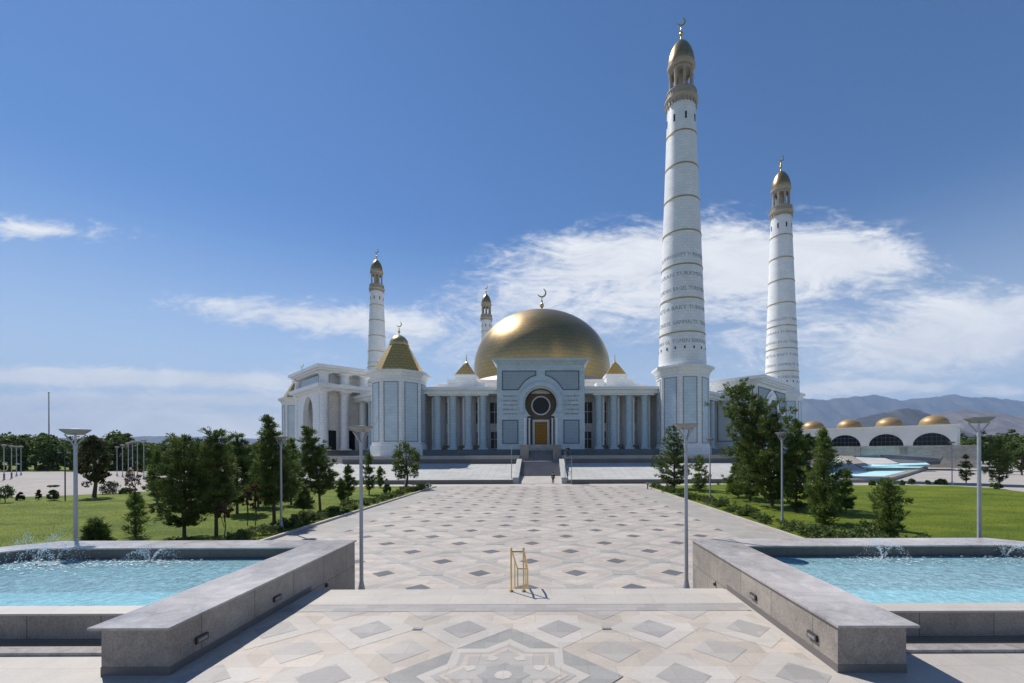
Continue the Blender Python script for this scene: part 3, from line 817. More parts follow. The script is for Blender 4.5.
# sides, top
mb.poly([(-hw,-FR,W(4.1)),(-hw,-FR,W(zt)),(-hw,-62,W(zt)),(-hw,-62,W(4.1))]); mb.poly([(hw,-FR,W(4.1)),(hw,-62,W(4.1)),(hw,-62,W(zt)),(hw,-FR,W(zt))])
mb.poly([(-hw,-FR,W(zt)),(hw,-FR,W(zt)),(hw,-62,W(zt)),(-hw,-62,W(zt))]); mb.poly([(-hw,-62,W(4.1)),(-hw,-62,W(zt)),(hw,-62,W(zt)),(hw,-62,W(4.1))])
portal = part(mb,'portal',M['marble_blue'])
mb = MB(T)   # recess lining
for k in range(len(opening)-1):
    a,b_ = opening[k],opening[k+1]; mb.poly([(a[0],-FR,W(a[1])),(a[0],-FR+3.4,W(a[1])),(b_[0],-FR+3.4,W(b_[1])),(b_[0],-FR,W(b_[1]))])
mb.slab_xz([(p[0],W(p[1])) for p in [(-3.4,4.2),(3.4,4.2),(3.4,18.2),(-3.4,18.2)]], -FR+3.4, -FR+3.7)
mb.build('arch_recess',M['bronze_recess'],portal)
mb = MB(T); n=40
o_ = [(p[0],W(p[1])) for p in circ(0,cz,r1,n,205,-25)]; i_ = [(p[0],W(p[1])) for p in circ(0,cz,r0+.35,n,205,-25)]
for k in range(n):
    a,b_,c,d = o_[k],o_[k+1],i_[k+1],i_[k]; y0 = -FR-.5
    mb.poly([(a[0],y0,a[1]),(d[0],y0,d[1]),(c[0],y0,c[1]),(b_[0],y0,b_[1])])
    mb.poly([(a[0],y0,a[1]),(b_[0],y0,b_[1]),(b_[0],-FR,b_[1]),(a[0],-FR,a[1])]); mb.poly([(d[0],y0,d[1]),(d[0],-FR,d[1]),(c[0],-FR,c[1]),(c[0],y0,c[1])])
mb.build('archivolt',M['marble_blue'],portal)
# round window with white ring
mb = MB(T); yb = -FR+3.4
ro = [(p[0],W(p[1])) for p in circ(0,cz,2.0,32)[:-1]]; ri = [(p[0],W(p[1])) for p in circ(0,cz,1.72,32)[:-1]]
mb.ring_xz(ro[::-1], ri[::-1], yb-.35, yb-.02); rose = mb.build('rose_window',M['white_trim'],portal)
mb = MB(T); mb.slab_xz(ri, yb-.2, yb-.05); mb.build('pane',M['glass_dark'],rose)
# door
mb = MB(T); mb.box(-1.75,-1.3,yb-.4,yb-.01,W(6.2),W(11.2)); mb.box(1.3,1.75,yb-.4,yb-.01,W(6.2),W(11.2)); mb.box(-1.75,1.75,yb-.42,yb-.01,W(11.0),W(11.45)); door = mb.build('door_frame',M['white_trim'],portal)
mb = MB(T); mb.box(-1.3,-.02,yb-.2,yb-.02,W(6.2),W(11.0)); mb.box(.02,1.3,yb-.2,yb-.02,W(6.2),W(11.0))
for s_ in (-1,1):
    for zz in (6.6,8.3,9.8): mb.box(s_*.65-.42,s_*.65+.42,yb-.26,yb-.2,W(zz),W(zz+1.0))
mb.build('door',M['door_wood'],portal)
# engaged corner colonnettes beside the opening
for s_ in (-1,1):
    for dx in (2.35,3.15): mb = MB(T); mb.lathe([(.3,W(6.0)),(.22,W(6.4)),(.2,W(11.2)),(.34,W(11.6))],10,s_*dx,-FR-.02 if dx>3 else -FR+.8); mb.build('colonnette',M['marble_plain'],portal,True)
# cornice
mb = MB(T)
for (d,z0,z1) in ((0.12,22.2,22.45),(.35,22.45,22.7),(.6,22.7,22.95),(.85,22.95,23.3)):
    mb.box(-hw-d,hw+d,-FR-d,-62+d,W(z0),W(z1))
mb.build('cornice',M['marble_blue'],portal)
# panels
def framed(T, outline, y, parent=None, t=.16, mat=None):
    parent = parent or mos
    mb = MB(T); mb.slab_xz([(p[0],W(p[1])) for p in outline], -y-.07, -y+.02); pn = mb.build('panel', mat or M['panel'], parent)
    mb = MB(T); n = len(outline)
    cx = sum(p[0] for p in outline)/n; cz_ = sum(p[1] for p in outline)/n
    for k in range(n):
        a, b_ = outline[k], outline[(k+1)%n]
        d = Vector((b_[0]-a[0], b_[1]-a[1])); L = d.length
        if L < 1e-4: continue
        d /= L; nn = Vector((-d.y, d.x))*t/2
        mb.slab_xz([(a[0]-nn.x-d.x*t/2,W(a[1]-nn.y-d.y*t/2)),(b_[0]-nn.x+d.x*t/2,W(b_[1]-nn.y+d.y*t/2)),(b_[0]+nn.x+d.x*t/2,W(b_[1]+nn.y+d.y*t/2)),(a[0]+nn.x-d.x*t/2,W(a[1]+nn.y-d.y*t/2))], -y-.13-.002*(k%3), -y+.01)
    mb.build('panel_frame', M['panel_frame'], pn)
for s_ in (-1,1):
    pts = [(-7.6,17.2),(-7.6,20.9),(-1.0,20.9),(-1.0,20.05)] + [(-4.95*math.sin(R(a)), cz+.3+ 5.55*math.cos(R(a))) for a in (18,28,38,48,58)] 
    pts = [p for p in pts if p[1] >= 17.2] + [(-4.55,17.2)]
    pts = [(p[0]*-s_, p[1]) for p in pts]
    if s_ > 0: pts = pts[::-1]
    framed(T, pts, FR, portal)
    r_ = [(s_*7.6,6.5),(s_*4.6,6.5),(s_*4.6,11.1),(s_*7.6,11.1)]
    if s_ > 0: r_ = r_[::-1]
    framed(T, r_, FR, portal)
    # inscription: five carved lines
    mb = MB(T); q = random.Random(11+s_)
    for ln in range(5):
        z = 15.75-ln*.88; x = 4.75
        while x < 7.5:
            w = q.uniform(.07,.20); mb.box(s_*x if s_>0 else -x-w, s_*x+w if s_>0 else -x, -FR-.05, -FR+.01, W(z), W(z+q.choice((.34,.34,.27,.34)))); x += w+q.choice((.06,.06,.07,.2))
    mb.build('inscription',M['lettering'],portal)
mb = MB(T); mb.box(-hw-.02,-ow-.4,-FR-.12,-FR+.5,W(4.1),W(5.3)); mb.box(ow+.4,hw+.02,-FR-.12,-FR+.5,W(4.1),W(5.3)); mb.build('base_course',M['plinth'],portal)

# ---- corner towers (gold caps) and minaret bases
def oct8(r, cx, cy, ph=22.5): return [(cx+r*math.cos(R(ph+45*k)), cy+r*math.sin(R(ph+45*k))) for k in range(8)]
def tower_body(par, cx, cy, ztop, rb, Wf, cornice=True, ph=22.5):
    mb = MB(); mb.prism(oct8(rb*1.06,cx,cy,ph), Wf(4.1), Wf(6.2)); mb.prism(oct8(rb,cx,cy,ph), Wf(6.2), Wf(ztop-1.6)); 
    b = mb.build('tower_wall', M['marble'], par)
    mb = MB()
    mb.prism(oct8(rb*1.03,cx,cy,ph), Wf(ztop-1.6), Wf(ztop-1.2)); mb.prism(oct8(rb*1.03,cx,cy,ph), Wf(ztop-1.2), Wf(ztop-.45), oct8(rb*1.17,cx,cy,ph)); mb.prism(oct8(rb*1.19,cx,cy,ph), Wf(ztop-.45), Wf(ztop))
    mb.build('tower_cornice', M['marble'], par)
    side = 2*rb*math.sin(R(22.5)); ap = rb*math.cos(R(22.5))
    for k in range(8):
        a = ph+22.5+45*k
        Tm = Matrix.Translation((cx,cy,0)) @ Matrix.Rotation(R(a+90),4,'Z')
        w = side/2-.75
        mb = MB(Tm); mb.slab_xz([(-w,Wf(7.0)),(w,Wf(7.0)),(w,Wf(ztop-2.4)),(-w,Wf(ztop-2.4))], -ap-.03, -ap+.05); pn = mb.build('tower_panel', M['marble_panel'], par)
        mb = MB(Tm); t = .15
        for (x0,x1,z0,z1) in ((-w-t,-w,7.0-t,ztop-2.4+t),(w,w+t,7.0-t,ztop-2.4+t),(-w,w,7.0-t,7.0),(-w,w,ztop-2.4,ztop-2.4+t)):
            mb.box(x0,x1,-ap-.10,-ap+.05,Wf(z0),Wf(z1))
        mb.build('panel_frame', M['pave_midgrey'], pn)
    return b
RV = 78.0
def vert(a):
    k = .970 if abs(a) in (67.5,112.5) and a < 0 else 1
    return (k*RV*math.cos(R(a)), RV*math.sin(R(a)))
for a in (-112.5,-157.5):
    cx, cy = vert(a); zt_ = 20.8
    ct = bpy.data.objects.new('corner_tower', None); C.objects.link(ct); ct.parent = mos
    b = tower_body(ct, cx, cy, zt_, 5.3, W)
    mb = MB(); mb.prism(oct8(5.15,cx,cy), W(zt_), W(26.6), oct8(1.95,cx,cy)); rf = mb.build('tower_roof', M['gold_roof'], ct)
    mb = MB(); mb.lathe([(1.95,W(26.6)),(1.95,W(26.9)),(1.75,W(27.6)),(1.2,W(28.3)),(.5,W(28.7)),(.15,W(28.8))],20,cx,cy); finial(mb,cx,cy,W(28.6),.42); mb.build('tower_dome', M['gold_small'], ct, True)

def porch(ang, top, plain_side):
    T = frame(ang); pw = 9.5; r1_, r0_ = 79.4, 68.0
    por = bpy.data.objects.new('side_portal', None); C.objects.link(por); por.parent = mos
    z2 = top-4.2
    mb = MB(T)      # roof slab and soffit
    for (d,z0,z1) in ((.4,top-1.5,top-1.1),(.9,top-1.1,top-.7),(1.4,top-.7,top)):
        mb.box(-pw-d,pw+d,-r1_-d,-r0_+d*.3,W(z0),W(z1))
    mb.build('roof_cornice',M['marble'],por)
    if not plain_side:
        mb = MB(T); mb.box(-pw-1.3,pw+1.3,-r1_-1.3,-r0_,W(z2-.9),W(z2)); mb.box(-pw-.5,pw+.5,-r1_-.5,-r0_,W(z2-1.4),W(z2-.9)); mb.build('middle_cornice',M['marble'],por)
        mb = MB(T); mb.box(-pw+2.6,pw-2.6,-r1_+2.6,-r0_,W(z2),W(top-1.5)); mb.build('attic_wall',M['marble'],por)
        mb = MB(T); mb.box(-pw+3.4,pw-3.4,-r1_+.3,-r1_+1.2,W(z2),W(top-1.9)); mb.build('attic_panel',M['marble_blue'],por)
        mb = MB(T); mb.box(-pw+2.4,pw-2.4,-r1_+2.2,-r0_,W(5.3),W(z2-1.4)); mb.build('porch_wall',M['marble_pink'],por)
        for (u,r) in [(s_*(pw-.6),r1_-.6) for s_ in (-1,1)] + [(s_*(pw-.6),r1_-5.2) for s_ in (-1,1)] + [(s_*(pw-.6),r1_-9.6) for s_ in (-1,1)]:
            for (za,zb,rad) in ((5.3,z2-1.4,.95),(z2,top-1.5,1.05)):
                mb = MB(T); mb.box(u-rad*1.2,u+rad*1.2,-r-rad*1.2,-r+rad*1.2,W(za),W(za)+.3)
                mb.lathe([(rad*1.05,W(za)+.3),(rad,W(za)+.5),(rad*.92,W(zb)-.7),(rad*1.25,W(zb)-.3)],16,u,-r); mb.box(u-rad*1.3,u+rad*1.3,-r-rad*1.3,-r+rad*1.3,W(zb)-.3,W(zb)+.004); mb.build('column',M['marble'],por,True)
        # arch screen on the outer face
        aw = 3.6; sp = 13.0
        left_ = [(-aw,5.3),(-aw,sp)] + [(-aw*math.cos(R(q)), sp+5.2*math.sin(R(q))**.85) for q in range(10,90,10)] + [(0,sp+5.4)]
        mb = MB(T)
        for s_ in (-1,1):
            pl = [(-7.6,5.3)] + left_ + [(0,z2-1.4),(-7.6,z2-1.4)]
            pl = [(p[0]*(-s_),W(p[1])) for p in pl]
            if s_ > 0: pl = pl[::-1] 
            # split in quads for safe triangulation
            L = left_
            for k in range(len(L)-1):
                a_, b_ = L[k], L[k+1]
                q = [(a_[0]*s_,a_[1]),(b_[0]*s_,b_[1])]
                mb.slab_xz([(q[0][0],W(q[0][1])),(q[1][0],W(q[1][1])),(s_*-7.6,W(q[1][1])),(s_*-7.6,W(q[0][1]))] if k else [(q[0][0],W(q[0][1])),(q[1][0],W(q[1][1])),(s_*-7.6,W(q[1][1])),(s_*-7.6,W(q[0][1]))], -r1_-.05, -r1_+.9)
            mb.slab_xz([(0,W(sp+5.4)),(s_*-7.6,W(sp+5.4)),(s_*-7.6,W(z2-1.4)),(0,W(z2-1.4))], -r1_-.05, -r1_+.9)
        mb.build('arch_screen',M['marble'],por)
        mb = MB(T); mb.box(-3.5,3.5,-r1_+1.9,-r1_+2.19,W(5.3),W(17.6)); mb.build('arch_glazing',M['glass_dark'],por)
        mb = MB(T)
        for k in range(-2,3): mb.box(k*1.3-.1,k*1.3+.1,-r1_+1.7,-r1_+1.89,W(5.3),W(17.4))
        for zz in (8.5,11.8,15): mb.box(-3.4,3.4,-r1_+1.72,-r1_+1.88,W(zz),W(zz+.2))
        mb.build('arch_mullions',M['white_trim'],por)
        for s_ in (-1,1):
            for r in (r1_-3.0, r1_-7.4):
                mb = MB(T); x = s_*(pw-2.4); x0,x1 = sorted((x,x+s_*.08)); mb.box(x0,x1,-r-.9,-r+.9,W(5.4),W(10.0)); mb.build('side_door',M['glass_dark'],por)
                mb = MB(T); x0,x1 = sorted((x,x+s_*.14)); mb.box(x0,x1,-r-1.4,-r+1.4,W(10.9),W(11.3)); mb.build('string_course',M['marble'],por)
    else:
        aw = 3.4; sp = 12.6
        mb = MB(T); mb.box(-pw,pw,-r1_+.5,-r0_,W(5.3),W(top-1.5)); mb.build('porch_wall',M['marble'],por)
        for s_ in (-1,1):
            # side panels with dark frame
            Ts = Matrix.Rotation(R(ang+90),4,'Z') @ Matrix.Translation((s_*pw, -(r1_+r0_)/2, 0)) @ Matrix.Rotation(R(90*s_),4,'Z')
            framed(Ts, [(-4.0,7.2),(4.0,7.2),(4.0,top-2.6),(-4.0,top-2.6)], 0.0, por, .14, M['marble'])
            # dark spandrel panels on the arch face
            pts = [(-9.6,16.4),(-2.0,top-2.6 if False else 19.4),(-9.6,19.6)]
            pl = [(-9.4,14.8),(-5.4,14.8),(-5.0,16.4),(-3.9,17.9),(-2.2,19.0),(-1.0,19.4),(-1.0,top-2.4),(-9.4,top-2.4)]
            pl = [(p[0]*-s_,p[1]) for p in pl]
            if s_ > 0: pl = pl[::-1]
            framed(T, pl, r1_-.5, por, .2)
            rr = [(-9.4,6.6),(-5.4,6.6),(-5.4,13.4),(-9.4,13.4)]
            rr = [(p[0]*-s_,p[1]) for p in rr]
            if s_ > 0: rr = rr[::-1]
            framed(T, rr, r1_-.5, por, .2)
        ar = [(-aw,5.3),(aw,5.3),(aw,sp)] + [(aw*math.cos(R(q)), sp+4.6*math.sin(R(q))) for q in range(15,180,15)] + [(-aw,sp)]
        mb = MB(T); mb.slab_xz([(p[0],W(p[1])) for p in ar], -r1_+.42, -r1_+.6); mb.build('arch_glazing',M['glass_dark'],por)
        oo = [(p[0]*1.28,W(5.3+(p[1]-5.3)*1.1)) for p in ar]; ii = [(p[0],W(p[1])) for p in ar]
        mb = MB(T); mb.ring_xz(oo[::-1], ii[::-1], -r1_+.2, -r1_+.55); mb.build('archivolt',M['marble_plain'],por)
porch(-135, 24.6, False)
porch(-45, 21.8, True)

# ------------------------------------------------------------------ minarets
def zrad(z): return 4.72 + (2.78-4.72)*(z-22.4)/(75.4-22.4)
def make_minaret():
    root = empty('minaret')
    Wf = lambda z: z-4.1
    tower_body(root, 0, 0, 22.1, 5.2, Wf, ph=0)
    mb = MB(); mb.lathe([(zrad(21.9),Wf(21.9))]+[(zrad(z),Wf(z)) for z in range(24,75,3)]+[(zrad(75.2),Wf(75.2))], 40); mb.build('shaft', M['marble'], root, True)
    for z in (28.7,35.4,42.1,48.9,55.7,62.4,69.1):
        r = zrad(z); mb = MB(); mb.lathe([(r,Wf(z-.13)),(r+.10,Wf(z-.10)),(r+.10,Wf(z+.10)),(r,Wf(z+.13))], 40); mb.build('gilded_ring', M['gold_ring'], root, True)
    # slit windows near the top and small vents near the foot
    for z, n, w, h in ((72.0,8,.34,1.4),(25.6,16,.26,.5)):
        mb = MB()
        for k in range(n):
            mb.T = Matrix.Rotation(2*math.pi*(k+.5)/n,4,'Z'); r = zrad(z); mb.box(-w/2,w/2,-r-.05,-r+.4,Wf(z-h/2),Wf(z+h/2))
        mb.build('slit_window', M['glass_dark'], root)
    mb = MB(); mb.lathe([(2.78,Wf(75.2)),(2.9,Wf(75.6)),(3.2,Wf(76.2)),(3.35,Wf(76.35)),(3.35,Wf(76.6)),(2.95,Wf(76.7)),(2.95,Wf(77.9)),(2.75,Wf(77.9)),(2.75,Wf(77.0)),(.1,Wf(77.02))], 40)
    for k in range(24):
        mb.T = Matrix.Rotation(2*math.pi*k/24,4,'Z'); mb.box(-.14,.14,-3.1,-2.7,Wf(75.0),Wf(75.8))
    bal = mb.build('balcony', M['tan_stone'], root, True)
    mb = MB()
    mb.lathe([(3.0,Wf(77.0)),(3.0,Wf(77.15)),(2.9,Wf(77.15))],32); mb.lathe([(3.05,Wf(78.0)),(3.05,Wf(78.15)),(2.9,Wf(78.15)),(2.9,Wf(78.0)),(3.05,Wf(78.0))],32)
    for k in range(40): a = 2*math.pi*k/40; mb.tube([(2.97*math.cos(a),2.97*math.sin(a),Wf(77.1)),(2.97*math.cos(a),2.97*math.sin(a),Wf(78.05))],.05,4)
    mb.build('railing', M['tan_stone'], bal, True)
    mb = MB()
    for k in range(8):
        a = 2*math.pi*(k+.5)/8; mb.lathe([(.34,Wf(77.0)),(.34,Wf(77.3)),(.31,Wf(77.5)),(.29,Wf(81.9)),(.36,Wf(82.2)),(.36,Wf(82.5))],10,2.2*math.cos(a),2.2*math.sin(a))
    mb.build('lantern_columns', M['tan_stone'], root, True)
    # arches between the columns
    mb = MB()
    for k in range(8):
        mb.T = Matrix.Rotation(2*math.pi*k/8,4,'Z'); hwid = 2.2*math.sin(R(22.5)); ap = 2.2*math.cos(R(22.5))
        for s_ in (-1,1):
            for q in range(6):
                x0 = s_*hwid*q/6; x1 = s_*hwid*(q+1)/6
                f = lambda x: 82.35-1.5*(1-math.sqrt(max(0,1-(abs(x)/hwid*.93)**2)))*1.0
                a_, b_ = sorted((x0,x1)); mb.slab_xz([(a_,Wf(f(a_))),(b_,Wf(f(b_))),(b_,Wf(83.2)),(a_,Wf(83.2))], -ap-.12, -ap+.14)
    mb.build('lantern_arches', M['tan_stone'], root)
    mb = MB(); mb.lathe([(.1,Wf(82.95)),(2.45,Wf(83.0)),(2.75,Wf(83.3)),(2.8,Wf(83.8)),(2.5,Wf(84.0))],32); mb.build('lantern_cornice', M['tan_stone'], root, True)
    mb = MB(); mb.lathe([(.55,Wf(77)),(.55,Wf(83))],12); mb.build('stair_core', M['tan_stone'], root, True)
    pr = [(2.55,83.9),(2.62,84.3),(2.58,85.1),(2.38,86.1),(2.02,87.1),(1.55,88.0),(1.02,88.7),(.55,89.15),(.12,89.5)]
    mb = MB(); mb.lathe([(r,Wf(z)) for r,z in pr], 32); d = mb.build('minaret_dome', M['gold'], root, True)
    mb = MB(); finial(mb,0,0,Wf(89.3),.68,-.39); mb.build('finial', M['gold_small'], d, True)
    # inscription bands wrapped round the shaft
    lines = [(44.0,'YLLAMANGOPY TURKMENIN '),(40.2,'GARAN TURKMEN IL '),(37.3,'BAGEL TURKMENIN '),(33.5,'METDA BAKY TURKMEN '),(30.6,'GAMMALYK TERBIYE '),(26.9,'TOMEN BERMAN OL ')]
    vs, fs = [], []
    for z, txt in lines:
        r = zrad(z)+.03
        cu = bpy.data.curves.new('t','FONT'); cu.size = 1.1; cu.body = txt; cu.extrude = .0; cu.resolution_u = 1
        to = bpy.data.objects.new('t', cu); C.objects.link(to); bpy.context.view_layer.update()
        me = to.evaluated_get(bpy.context.evaluated_depsgraph_get()).to_mesh()
        co = [v.co.copy() for v in me.vertices]; x1 = max(c.x for c in co)+.5; reps = max(1, round(2*math.pi*r/x1)); sc_ = 2*math.pi*r/(x1*reps)
        pl = [list(p.vertices) for p in me.polygons]
        for k in range(reps):
            i = len(vs)
            for c in co:
                a = (c.x*sc_+k*x1*sc_)/r - .6
                rr = zrad(z+c.y)+.03; vs.append((rr*math.cos(a), rr*math.sin(a), Wf(z-.4+c.y)))
            fs += [[i+q for q in p] for p in pl]
        to.to_mesh_clear(); bpy.data.objects.remove(to)
    me = bpy.data.meshes.new('inscription'); me.from_pydata(vs,[],fs); me.materials.append(M['lettering'])
    o = bpy.data.objects.new('inscription', me); C.objects.link(o); o.parent = root
    return root
mlabels = {-67.5:'nearest and tallest white marble minaret, just right of the mosque front',
           -22.5:'second white marble minaret at right, behind the right side portal',
           157.5:'white marble minaret behind the gold-capped tower left of the dome',
           112.5:'smallest white minaret, farthest away, half hidden by the dome'}
m0 = make_minaret()
for i, (a, lab) in enumerate(mlabels.items()):
    o = m0 if i == 0 else copy_tree(m0)
    x, y = vert(a); o.location = (x, CY+y, 3.6); o.rotation_euler = (0,0,R(22.5)); tag(o, lab, 'minaret', 'four tall marble minarets round the mosque')

# ------------------------------------------------------------------ domed building at the right with cascade
ax, ay = xat(957,128), 128.0; bx_, by_ = xat(791,160), 160.0
dv = Vector((ax-bx_, ay-by_, 0)); L = dv.length; ang = math.atan2(dv.y, dv.x)
dom = empty('domed_building', (bx_,by_,0), ang); tag(dom, 'long low white building with four flattened gold domes and lunette windows', 'building')
zt_ = zat(957,424,128); zs = zat(957,446,128)
mb = MB(); mb.box(0,L,0,12,0,zt_-.9); mb.build('wall',M['marble_plain'],dom)
mb = MB(); mb.box(-.6,L+.6,-.6,12.6,zt_-.9,zt_-.3); mb.box(-.9,L+.9,-.9,12.9,zt_-.3,zt_); rf = mb.build('roof',M['marble_plain'],dom)
nd = 4; sp_ = L/nd
for k in range(nd):
    c = sp_*(k+.5); r = sp_*.33
    mb = MB(); mb.lathe([(r*1.06,zt_),(r*1.06,zt_+.5),(r,zt_+.55)]+[(r*math.cos(R(q)), zt_+.55+r*.74*math.sin(R(q))) for q in (10,22,35,50,65,80)]+[(.05,zt_+.55+r*.75)], 32, c, 6); mb.build('gold_dome',M['gold_flat'],rf,True)
    rw = sp_*.40; lun = [(c+rw*math.cos(R(q)), zs+.2+ (zt_-zs-2.6)*math.sin(R(q))) for q in range(0,181,12)]
    mb = MB(); mb.slab_xz(lun,-.05,.1); w = mb.build('lunette_window',M['glass_dark'],dom)
    mb = MB()
    for q in range(1,8):
        x = c-rw+2*rw*q/8; hh = (zt_-zs-2.6)*math.sqrt(max(0,1-((x-c)/rw)**2)); mb.box(x-.04,x+.04,-.12,-.051,zs+.2,zs+.2+hh)
    for q in (.35,.7):
        hh = (zt_-zs-2.6)*q; ww = rw*math.sqrt(1-q*q); mb.box(c-ww,c+ww,-.13,-.052,zs+.2+hh-.06,zs+.2+hh+.06)
    mb.build('glazing_bars',M['panel_frame'],w)
mb = MB(); mb.box(-4,L+5,-9,-.5,0,zs-.3); mb.box(-4.2,L+5.2,-9.2,-8.7,zs-.3,zs+.15); mb.build('forecourt_wall',M['pave_pink'],dom)
for k in range(3):
    mb = MB(); c = sp_*(k+1); mb.box(c-.7,c+.7,-10.2,-9.0,0,zs-.3); mb.build('buttress',M['granite'],dom)
# cascade
def cas(px, py, z): x, y = at(px, py, z); return (x, y)
cz0 = empty('cascade_fountain', (*cas(880,474,.3),0)); tag(cz0, 'stepped cascade fountain with sloping white slabs and blue basins', 'fountain')
ox, oy, _ = cz0.location; Tc = Matrix.Translation((-ox,-oy,0))
def slab3(mb, top, th):
    top = [Vector(p) for p in top]; bot = [v-Vector((0,0,th)) for v in top]; n = len(top)
    mb.poly([tuple(v) for v in top]); mb.poly([tuple(v) for v in bot[::-1]])
    for k in range(n): mb.poly([tuple(top[k]),tuple(bot[k]),tuple(bot[(k+1)%n]),tuple(top[(k+1)%n])])
def quad3(mb, pts, th=.35): slab3(mb, [(*at(p[0],p[1],p[2]), p[2]) for p in pts], th)
def quadY(mb, pts, th=.35): slab3(mb, [(xat(p[0],p[2]), p[2], zat(p[0],p[1],p[2])) for p in pts], th)
for pts in (((822,471.5,97),(864,469.5,97),(838,456.6,116),(822,458.6,116)), ((866,465,102),(899,463.2,102),(878,455.2,119),(854,455.8,119))):
    mb = MB(Tc); quadY(mb, pts, .5); mb.build('sloping_slab', M['white_slab'], cz0)
mb = MB(Tc); quadY(mb, ((838,456.0,117),(864,468.6,98),(868,464.4,101),(850,454.8,119)),1.0); mb.build('dividing_wall', M['granite'], cz0)
mb = MB(Tc); quadY(mb, ((899,463.0,105),(940,461,108),(943,455.2,117),(880,454.8,119)),.8); mb.build('basin_back', M['granite_wet_shade'], cz0)
mb = MB(Tc); quad3(mb, ((822,477,.25),(885,477,.25),(925,467,.25),(925,464,.25),(822,466,.25)),.2); mb.build('water_surface', M['pool_floor'], cz0)
mb = MB(Tc); quadY(mb, ((862,466.6,99),(930,464.4,101),(926,462.6,104),(872,464,103)),.2); mb.build('water_surface', M['pool_floor'], cz0)
mb = MB(Tc); quad3(mb, ((820,479.5,.5),(886,479,.5),(928,467.5,.5),(925,466.5,.5),(884,476,.5),(820,476,.5)),.5); mb.build('basin_rim', M['granite'], cz0)

# ------------------------------------------------------------------ vegetation
def leaves_mesh(name, cen, rad, nper, size, aspect, mat, seed, dirs=None, squash=1.0):
    """cen (N,3), rad (N,), leaf blades scattered in each clump"""
    g = np.random.default_rng(seed); cen = np.asarray(cen, float); rad = np.asarray(rad, float)
    N = len(cen); idx = np.repeat(np.arange(N), nper); n = len(idx)
    d = g.normal(size=(n,3)); d /= np.linalg.norm(d,axis=1)[:,None]
    rr = g.random(n)**.45
    p = cen[idx] + d*(rr*rad[idx])[:,None]*np.array([1,1,squash])
    if dirs is None: ax = d*.6 + g.normal(size=(n,3))*.6
    else: ax = np.asarray(dirs)[idx]*.9 + d*.7 + g.normal(size=(n,3))*.25
    ax /= np.linalg.norm(ax,axis=1)[:,None]
    b = np.cross(ax, g.normal(size=(n,3))); b /= np.linalg.norm(b,axis=1)[:,None]
    L = (size*g.uniform(.6,1.3,n))[:,None]; Wd = L*aspect
    v = np.stack([p-ax*L*.5-b*Wd*.3, p-ax*L*.1+b*Wd*.5, p+ax*L*.5, p-ax*L*.1-b*Wd*.6], 1).reshape(-1,3)
    me = bpy.data.meshes.new(name); me.vertices.add(len(v)); me.vertices.foreach_set('co', v.ravel())
    me.loops.add(n*4); me.loops.foreach_set('vertex_index', np.arange(n*4)); me.polygons.add(n)
    me.polygons.foreach_set('loop_start', np.arange(n)*4); me.polygons.foreach_set('loop_total', np.full(n,4))
    me.materials.append(mat); me.update(); me.validate()
    return me

def conifer(name, h, r, seed, mat, dense=1.0, bare=.14, lean=(0,0), top_w=.12, shape=.8, upturn=.35, leaf=.17, irregular=.35):
    """trunk with whorled limbs, needle clumps along each limb; unit metres, foot at the origin"""
    q = random.Random(seed); root = empty(name); tr = MB()
    def axis(t): return Vector((lean[0]*t*t*h, lean[1]*t*t*h, t*h))
    tr.tube([axis(0),axis(.3),axis(.6),axis(.85),axis(.97)], .013*h+.02, 8, .012)
    cen, rad, dr = [], [], []
    lv = max(8, int(h*3.0*dense)); lobes = [(q.random()*6.28, q.uniform(.6,1.35)) for _ in range(5)]
    for k in range(lv):
        t = bare + (1-bare)*(k+q.random()*.8)/lv
        if t > .985: t = .985
        base = axis(t); tt = (t-bare)/(1-bare)
        prof_ = (min(1,(tt+.10)/.28)) * ((1-tt)**shape*(1-top_w)+top_w)
        nb = 5 if tt < .8 else 3
        a0 = q.random()*6.28
        for b in range(nb):
            a = a0 + b*6.28/nb + q.uniform(-.4,.4)
            lob = 1.0
            for la, ls in lobes:
                dd = math.cos(a-la); lob += (ls-1)*max(0,dd)**4*.8
            Lb = 1.08*r*prof_*lob*q.uniform(1-irregular,1.08)
            rise = Lb*q.uniform(upturn-.3, upturn+.25)
            tip = base + Vector((math.cos(a)*Lb, math.sin(a)*Lb, rise))
            mid = base + Vector((math.cos(a)*Lb*.5, math.sin(a)*Lb*.5, rise*.3))
            if Lb > .25: tr.tube([base, mid, tip], .009*h*(1-.6*tt)*.8, 4, .006)
            d = (tip-base).normalized(); m_ = max(2, int(Lb/.30*1.25))
            for j in range(m_):
                s_ = .30+.74*(j+q.random()*.7)/m_
                p = base.lerp(mid, s_*2) if s_ < .5 else mid.lerp(tip, (s_-.5)*2)
                off = Vector((q.gauss(0,1),q.gauss(0,1),q.gauss(0,.7)))*(.10+.13*Lb*s_*.5)
                cen.append(p+off); rad.append(q.uniform(.13,.30)*(.7+.17*h**.5)); dr.append((d+Vector((0,0,.45))).normalized())
    for j in range(4): cen.append(axis(.93+.025*j)); rad.append(.10); dr.append(Vector((0,0,1)))
    tr.build('trunk', M['bark'], root)
    me = leaves_mesh('crown', [tuple(c) for c in cen], rad, int(32*dense), leaf, .20, mat, seed, [tuple(d) for d in dr], .8)
    o = bpy.data.objects.new('crown', me); C.objects.link(o); o.parent = root
    return root
